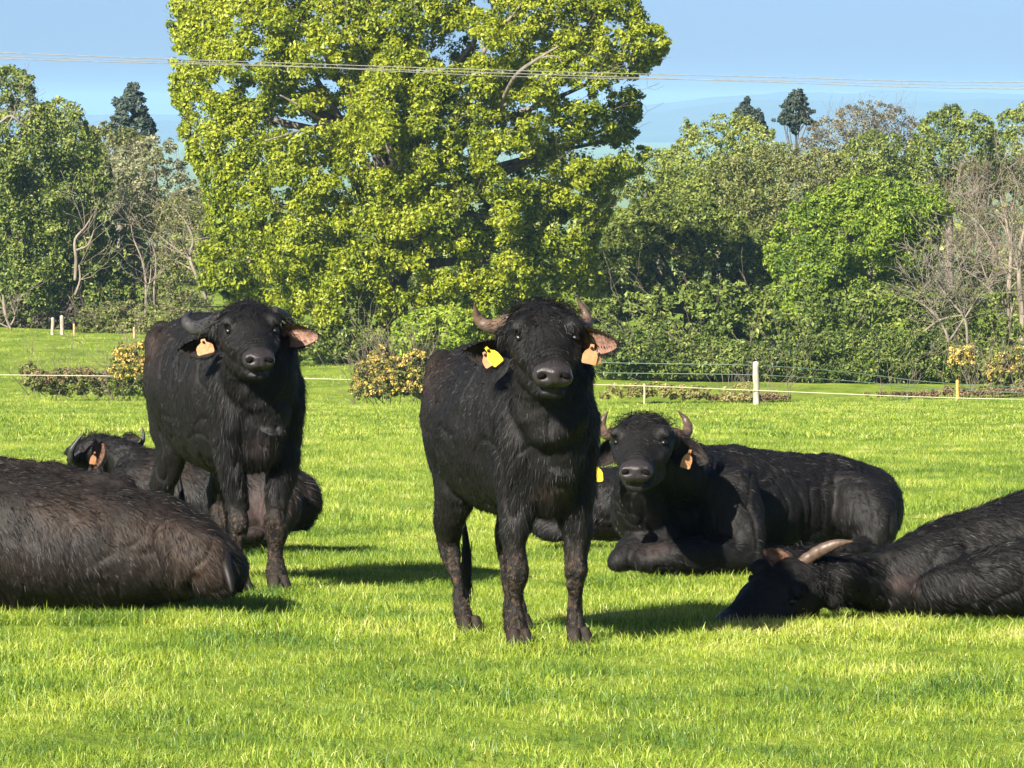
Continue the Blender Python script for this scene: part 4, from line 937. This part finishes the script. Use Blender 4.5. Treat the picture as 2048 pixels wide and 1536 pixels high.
stems('birch_tree', 'pale peeling trunks standing at the right edge of the wood', [[(2018, 740, 160, 9), (2020, 660, 160, 9), (2018, 580, 160, 8), (2022, 500, 160, 6), (2012, 440, 160, 4), (2000, 390, 160, 2)], [(2042, 740, 159, 8), (2044, 640, 159, 8), (2038, 540, 159, 7), (2046, 470, 159, 5), (2060, 400, 159, 3)], [(2020, 560, 160, 4), (1990, 500, 160, 3), (1960, 450, 160, 2), (1920, 420, 160, 1)], [(2018, 620, 160, 4), (1970, 570, 160, 3), (1930, 540, 160, 2), (1880, 530, 160, 1)], [(1985, 720, 161, 5), (1990, 640, 161, 4), (1980, 580, 161, 3), (1960, 520, 161, 1.5)]], 'bark_pale', None, tips=12, lvl=2)
stems('dead_tree', 'low tangle of bleached dead branches right of the bright green tree', [[(1900, 700, 158, 5), (1890, 660, 158, 4), (1860, 620, 158, 3), (1830, 600, 158, 2)], [(1935, 690, 158, 4), (1930, 640, 158, 4), (1900, 600, 158, 3), (1870, 560, 158, 2)], [(1900, 680, 158, 3), (1940, 620, 158, 3), (1960, 590, 158, 2)], [(1840, 670, 158, 3), (1880, 640, 158, 3), (1930, 630, 158, 2)]], 'bark_grey', None, tips=9, lvl=2)
tree('bramble_bank', 'long dark bramble and hedge bank behind the wire fence', 'hedge', [(1180, 660), (1250, 645), (1400, 672), (1560, 690), (1700, 655), (1850, 665), (1920, 690), (2100, 700), (2100, 770), (1900, 778), (1600, 776), (1400, 770), (1200, 762)], 150, 2.2, 'leaf_dark', 13, 1500, 26, .085, None, colr=(.35, .3), part='foliage', group=None, twigs=60, lumps=60)
tree('evergreen_tree', 'deep green shaded tree between the broad dull tree and the bright one', 'tree', [(1430, 520), (1480, 480), (1550, 500), (1560, 600), (1580, 680), (1440, 690), (1400, 600)], 180, 2.5, 'leaf_dark', 15, 260, 28, .11, (1490, 560, 8), colr=(.25, .2))
tree('hazel_thicket', 'dim thicket behind the bramble bank and fence', 'bush', [(1190, 600), (1400, 560), (1700, 560), (2150, 600), (2150, 770), (1190, 765)], 160, 1.5, 'leaf_dark', 15, 900, 22, .12, None, colr=(.45, .25), part='foliage', group=None, twigs=30)
# far-off wood closing the view
def far_wood():
    n = 4200; px = rng.uniform(-1300, 3000, n)
    topr = np.interp(px, [-200, 0, 200, 340, 420, 800, 1280, 1330, 1400, 1700, 2050, 2250], [300, 300, 340, 400, 430, 430, 420, 380, 350, 330, 320, 320])
    row = topr + (rng.random(n) ** .8) * (690 - topr); Y = 285 + 25 * rng.random(n)
    C = Wv(px, row, Y); base = np.array([0., 290, float(gz(0, 290))])
    me = leaves_mesh('wood', C - base, np.full(n, 1.0), 26, .30, np.clip(.45 + .25 * rng.normal(size=n), 0, 1))
    o = add('far_woodland', me, M['leaf_mid'], None, base); tag(o, kind='stuff')
far_wood()
# ------------------------------------------------------------------ gorse, bramble, bracken in the meadow
def bush(name, label, poly, Y, depth, mat, n, per, leaf, mat2=None, poly2=None, n2=0, tw=30, cat='bush', grp=None):
    rt, base, C = tree(name, label, cat, poly, Y, depth, mat, 9, n, per, leaf, None, colr=(.5, .35), part='foliage', group=grp, twigs=tw, lumps=22)
    if mat2:
        lo = np.min(poly2, 0); hi = np.max(poly2, 0); px = rng.uniform(lo[0], hi[0], n2 * 5); py = rng.uniform(lo[1], hi[1], n2 * 5); k = in_poly(px, py, poly2)
        px, py = px[k][:n2], py[k][:n2]
        C2 = Wv(px, py, Y - depth * rng.random(len(px)))
        me = leaves_mesh('flowers', C2 - base, np.full(len(C2), .10) * (.5 + rng.random(len(C2))), 16, .05, np.clip(.55 + .3 * rng.normal(size=len(C2)), 0, 1), elong=1.5)
        tag(add('flowers', me, M[mat2], rt), kind='stuff')
bush('bramble_bush', 'long low bramble patch with brown tips left of the left standing buffalo', [(40, 735), (60, 725), (90, 745), (130, 735), (200, 745), (260, 740), (290, 760), (292, 788), (200, 790), (80, 788), (42, 765)], 131, .8, 'leaf_olive', 260, 26, .06, 'bracken', [(40, 732), (100, 740), (160, 736), (230, 745), (230, 765), (60, 765)], 90, 40)
bush('gorse_bush', 'yellow flowering gorse beside the left standing buffalo', [(215, 760), (222, 705), (240, 685), (262, 695), (285, 680), (300, 700), (310, 790), (230, 790)], 130, .8, 'leaf_dark', 150, 26, .06, 'flower_gorse', [(218, 740), (226, 705), (242, 684), (262, 695), (285, 682), (302, 700), (302, 750), (240, 760)], 130, 20, grp='flowering gorse bushes')
bush('gorse_bush', 'pale straw-yellow gorse between the two standing buffalo', [(700, 770), (712, 725), (735, 715), (760, 690), (775, 705), (800, 715), (830, 700), (860, 712), (880, 795), (702, 795)], 130, 1.2, 'leaf_olive', 260, 26, .06, 'flower_gorse', [(704, 785), (706, 770), (714, 728), (735, 716), (760, 690), (775, 706), (800, 715), (830, 700), (858, 712), (850, 760), (850, 780), (730, 790)], 230, 70, grp='flowering gorse bushes')
bush('gorse_bush', 'two upright yellow gorse spikes by the right-hand bramble bank', [(1898, 735), (1900, 692), (1915, 688), (1928, 715), (1938, 690), (1950, 692), (1952, 745), (1900, 760)], 140, .7, 'leaf_dark', 70, 24, .06, 'flower_gorse', [(1898, 730), (1900, 690), (1914, 686), (1926, 718), (1936, 690), (1949, 690), (1949, 728), (1920, 735)], 70, 10, grp='flowering gorse bushes')
bush('gorse_bush', 'straggly gorse with yellow bloom cut by the right edge', [(1960, 790), (1965, 725), (2000, 705), (2030, 690), (2090, 690), (2100, 795)], 139, 1, 'leaf_olive', 190, 26, .06, 'flower_gorse', [(1970, 760), (1975, 720), (2005, 708), (2032, 692), (2090, 692), (2090, 740), (2010, 745)], 60, 40, grp='flowering gorse bushes')
bush('bracken_patch', 'reddish dead bracken heap behind the white fence post', [(1415, 803), (1430, 790), (1480, 792), (1545, 786), (1580, 800), (1580, 808), (1420, 808)], 136, .5, 'bracken', 90, 22, .06, tw=20, cat='bracken')
bush('bracken_patch', 'russet bracken strip along the fence near the orange stake', [(1720, 800), (1800, 792), (1890, 775), (1960, 780), (2060, 775), (2060, 800), (1740, 806)], 136, .5, 'bracken', 130, 22, .06, tw=20, cat='bracken')
bush('grass_clump', 'tall pale grass standing left of the white fence post', [(1440, 802), (1445, 770), (1500, 765), (1508, 802)], 135.2, .3, 'straw', 40, 22, .05, tw=0, cat='grass')
bush('rough_grass', 'rank pale grass under the fence right of the middle buffalo', [(1210, 770), (1300, 765), (1420, 775), (1420, 800), (1300, 795), (1200, 795)], 136, .6, 'straw', 150, 20, .06, tw=0, cat='grass')
# ------------------------------------------------------------------ fence
M['post_white'] = plain('post_weathered', (.42, .38, .31), (.22, .19, .15), 8, .85, .5, .1, (1, 1, .2))
M['stake_orange'] = plain('stake_orange', (.75, .42, .10), (.55, .30, .07), 8, .7, .3, .2)
M['stake_tan'] = plain('stake_tan', (.55, .40, .20), (.35, .26, .14), 8, .8, .3, .2)
M['tape'] = plain('tape_cream', (.44, .44, .30), (.34, .34, .22), 8, .6, 0, .2)
M['wire'] = plain('wire_green', (.10, .16, .11), (.06, .10, .07), 8, .5, 0, .4)
M['cable'] = plain('cable_pale', (.26, .25, .23), (.16, .155, .15), 8, .6, 0, .3)
def post(px, row_top, row_bot, w_px, Y, mat, label, cat='fence post', name='fence_post', rot=.0, grp='stakes and posts of the meadow fence'):
    T, B = W(px + rot * 20, row_top, Y), W(px, row_bot, Y); B[2] = min(B[2], float(gz(B[0], Y)) + .02) - .15
    r = w_px * Y / F / 2; b = Bag()
    k = 6; st = []
    for i in range(k + 1):
        f = i / k; p = B + (T - B) * f; st.append((p[0] + random.gauss(0, r * .08), p[1], p[2], r * (1.06 - .1 * f + random.gauss(0, .04)), r * (1.0 - .08 * f)))
    b.add(loft(st, ref=(0, 1, 0), seg=10, sub=2))
    o = add(name, b.mesh(name, off=B), M[mat], None, tuple(B)); return tag(o, label, cat, grp)
post(1512, 725, 809, 13, 133, 'post_white', 'stout whitish wooden fence post right of the lying buffalo\'s horns')
post(1915, 761, 806, 6, 134, 'stake_orange', 'thin orange fence stake near the right edge')
post(1289, 768, 796, 4, 134, 'stake_tan', 'short pale stake above the head of the lying buffalo')
post(1815, 788, 806, 4, 134, 'wire', 'small green stake in the fence left of the orange one')
post(148, 648, 678, 4, 190, 'stake_tan', 'pale stake at the top of the left meadow')
post(268, 655, 690, 4, 188, 'stake_tan', 'pale stake behind the gorse at the top of the left meadow')
post(105, 636, 674, 7, 191, 'post_white', 'whitish post left of the pale stake at the top of the left meadow')
post(124, 632, 674, 8, 191, 'post_white', 'whitish forked post at the top of the left meadow')
def strand(name, pts, w_px, mat, label, cat, flat=1., grp=None, n=40, sagf=0):
    P = cat_rom(np.array([W(*p) for p in pts]), n); r = w_px * pts[0][2] / F / 2
    st = [tuple(p) + (r * flat, r) for p in P]
    b = Bag(); b.add(loft(st, ref=(0, 0, 1), seg=5, sub=1)); base = P[0]
    o = add(name, b.mesh(name, off=base), M[mat], None, tuple(base)); return tag(o, label, cat, grp)
strand('fence_tape', [(-700, 744, 128), (0, 750, 129), (300, 753, 130), (590, 757, 130.5), (860, 763, 131), (1220, 770, 132), (1512, 781, 132.9), (1760, 791, 133.3), (1912, 796, 133.9), (2060, 799, 134), (2700, 810, 136)], 2.2, 'tape', 'cream electric fence tape running across the meadow at knee height', 'fence tape', .3)
strand('fence_wire', [(1150, 722, 134), (1240, 726, 134), (1512, 731, 133.1), (1700, 745, 134), (1915, 768, 134.4), (2400, 790, 135)], 1.5, 'wire', 'top green wire of the fence before the bramble bank', 'fence wire', grp='green wires of the fence before the bramble bank')
strand('fence_wire', [(1150, 742, 134), (1240, 746, 134), (1512, 750, 133.1), (1700, 762, 134), (1915, 780, 134.4), (2400, 800, 135)], 1.5, 'wire', 'second green wire of the fence before the bramble bank', 'fence wire', grp='green wires of the fence before the bramble bank')
G = 'overhead power cables crossing the sky and the oak'
strand('power_cable', [(-1500, 40, 96), (0, 105, 97), (512, 124, 98), (1024, 141, 99), (1536, 154, 100), (2048, 165, 101), (3500, 170, 104)], 1.7, 'cable', 'uppermost of the overhead cables', 'power cable', grp=G)
strand('power_cable', [(-1500, 62, 97), (0, 117, 98), (512, 131, 99), (1024, 147, 100), (1536, 164, 101), (2048, 178, 102), (3500, 186, 105)], 1.7, 'cable', 'lowest of the overhead cables at the right edge', 'power cable', grp=G)
strand('power_cable', [(-1500, 54, 98), (0, 112, 99), (512, 129, 100), (1024, 153, 101), (1536, 161, 102), (2048, 172, 103), (3500, 180, 106)], 1.3, 'cable', 'middle of the overhead cables at the right edge', 'power cable', grp=G)
# ------------------------------------------------------------------ haze
HAZE = True
if HAZE:
    y0, y1, z0, z1, xx = -60., 16500., -74., 48., 13000.
    V = [(-xx, y0, z0), (xx, y0, z0), (xx, y1, z0), (-xx, y1, z0), (-xx, y0, z1), (xx, y0, z1), (xx, y1, z1), (-xx, y1, z1)]
    me = mesh_from('haze', V, np.array([[0, 3, 2, 1], [4, 5, 6, 7], [0, 1, 5, 4], [1, 2, 6, 5], [2, 3, 7, 6], [3, 0, 4, 7]]))
    m, t = newmat('haze'); v = N(t, 'ShaderNodeVolumePrincipled'); v.inputs['Color'].default_value = (.36, .60, 1.0, 1)
    v.inputs['Density'].default_value = 1.15e-4; v.inputs['Anisotropy'].default_value = 0.0
    o = N(t, 'ShaderNodeOutputMaterial'); t.links.new(v.outputs[0], o.inputs['Volume'])
    tag(add('haze', me, m), kind='stuff')
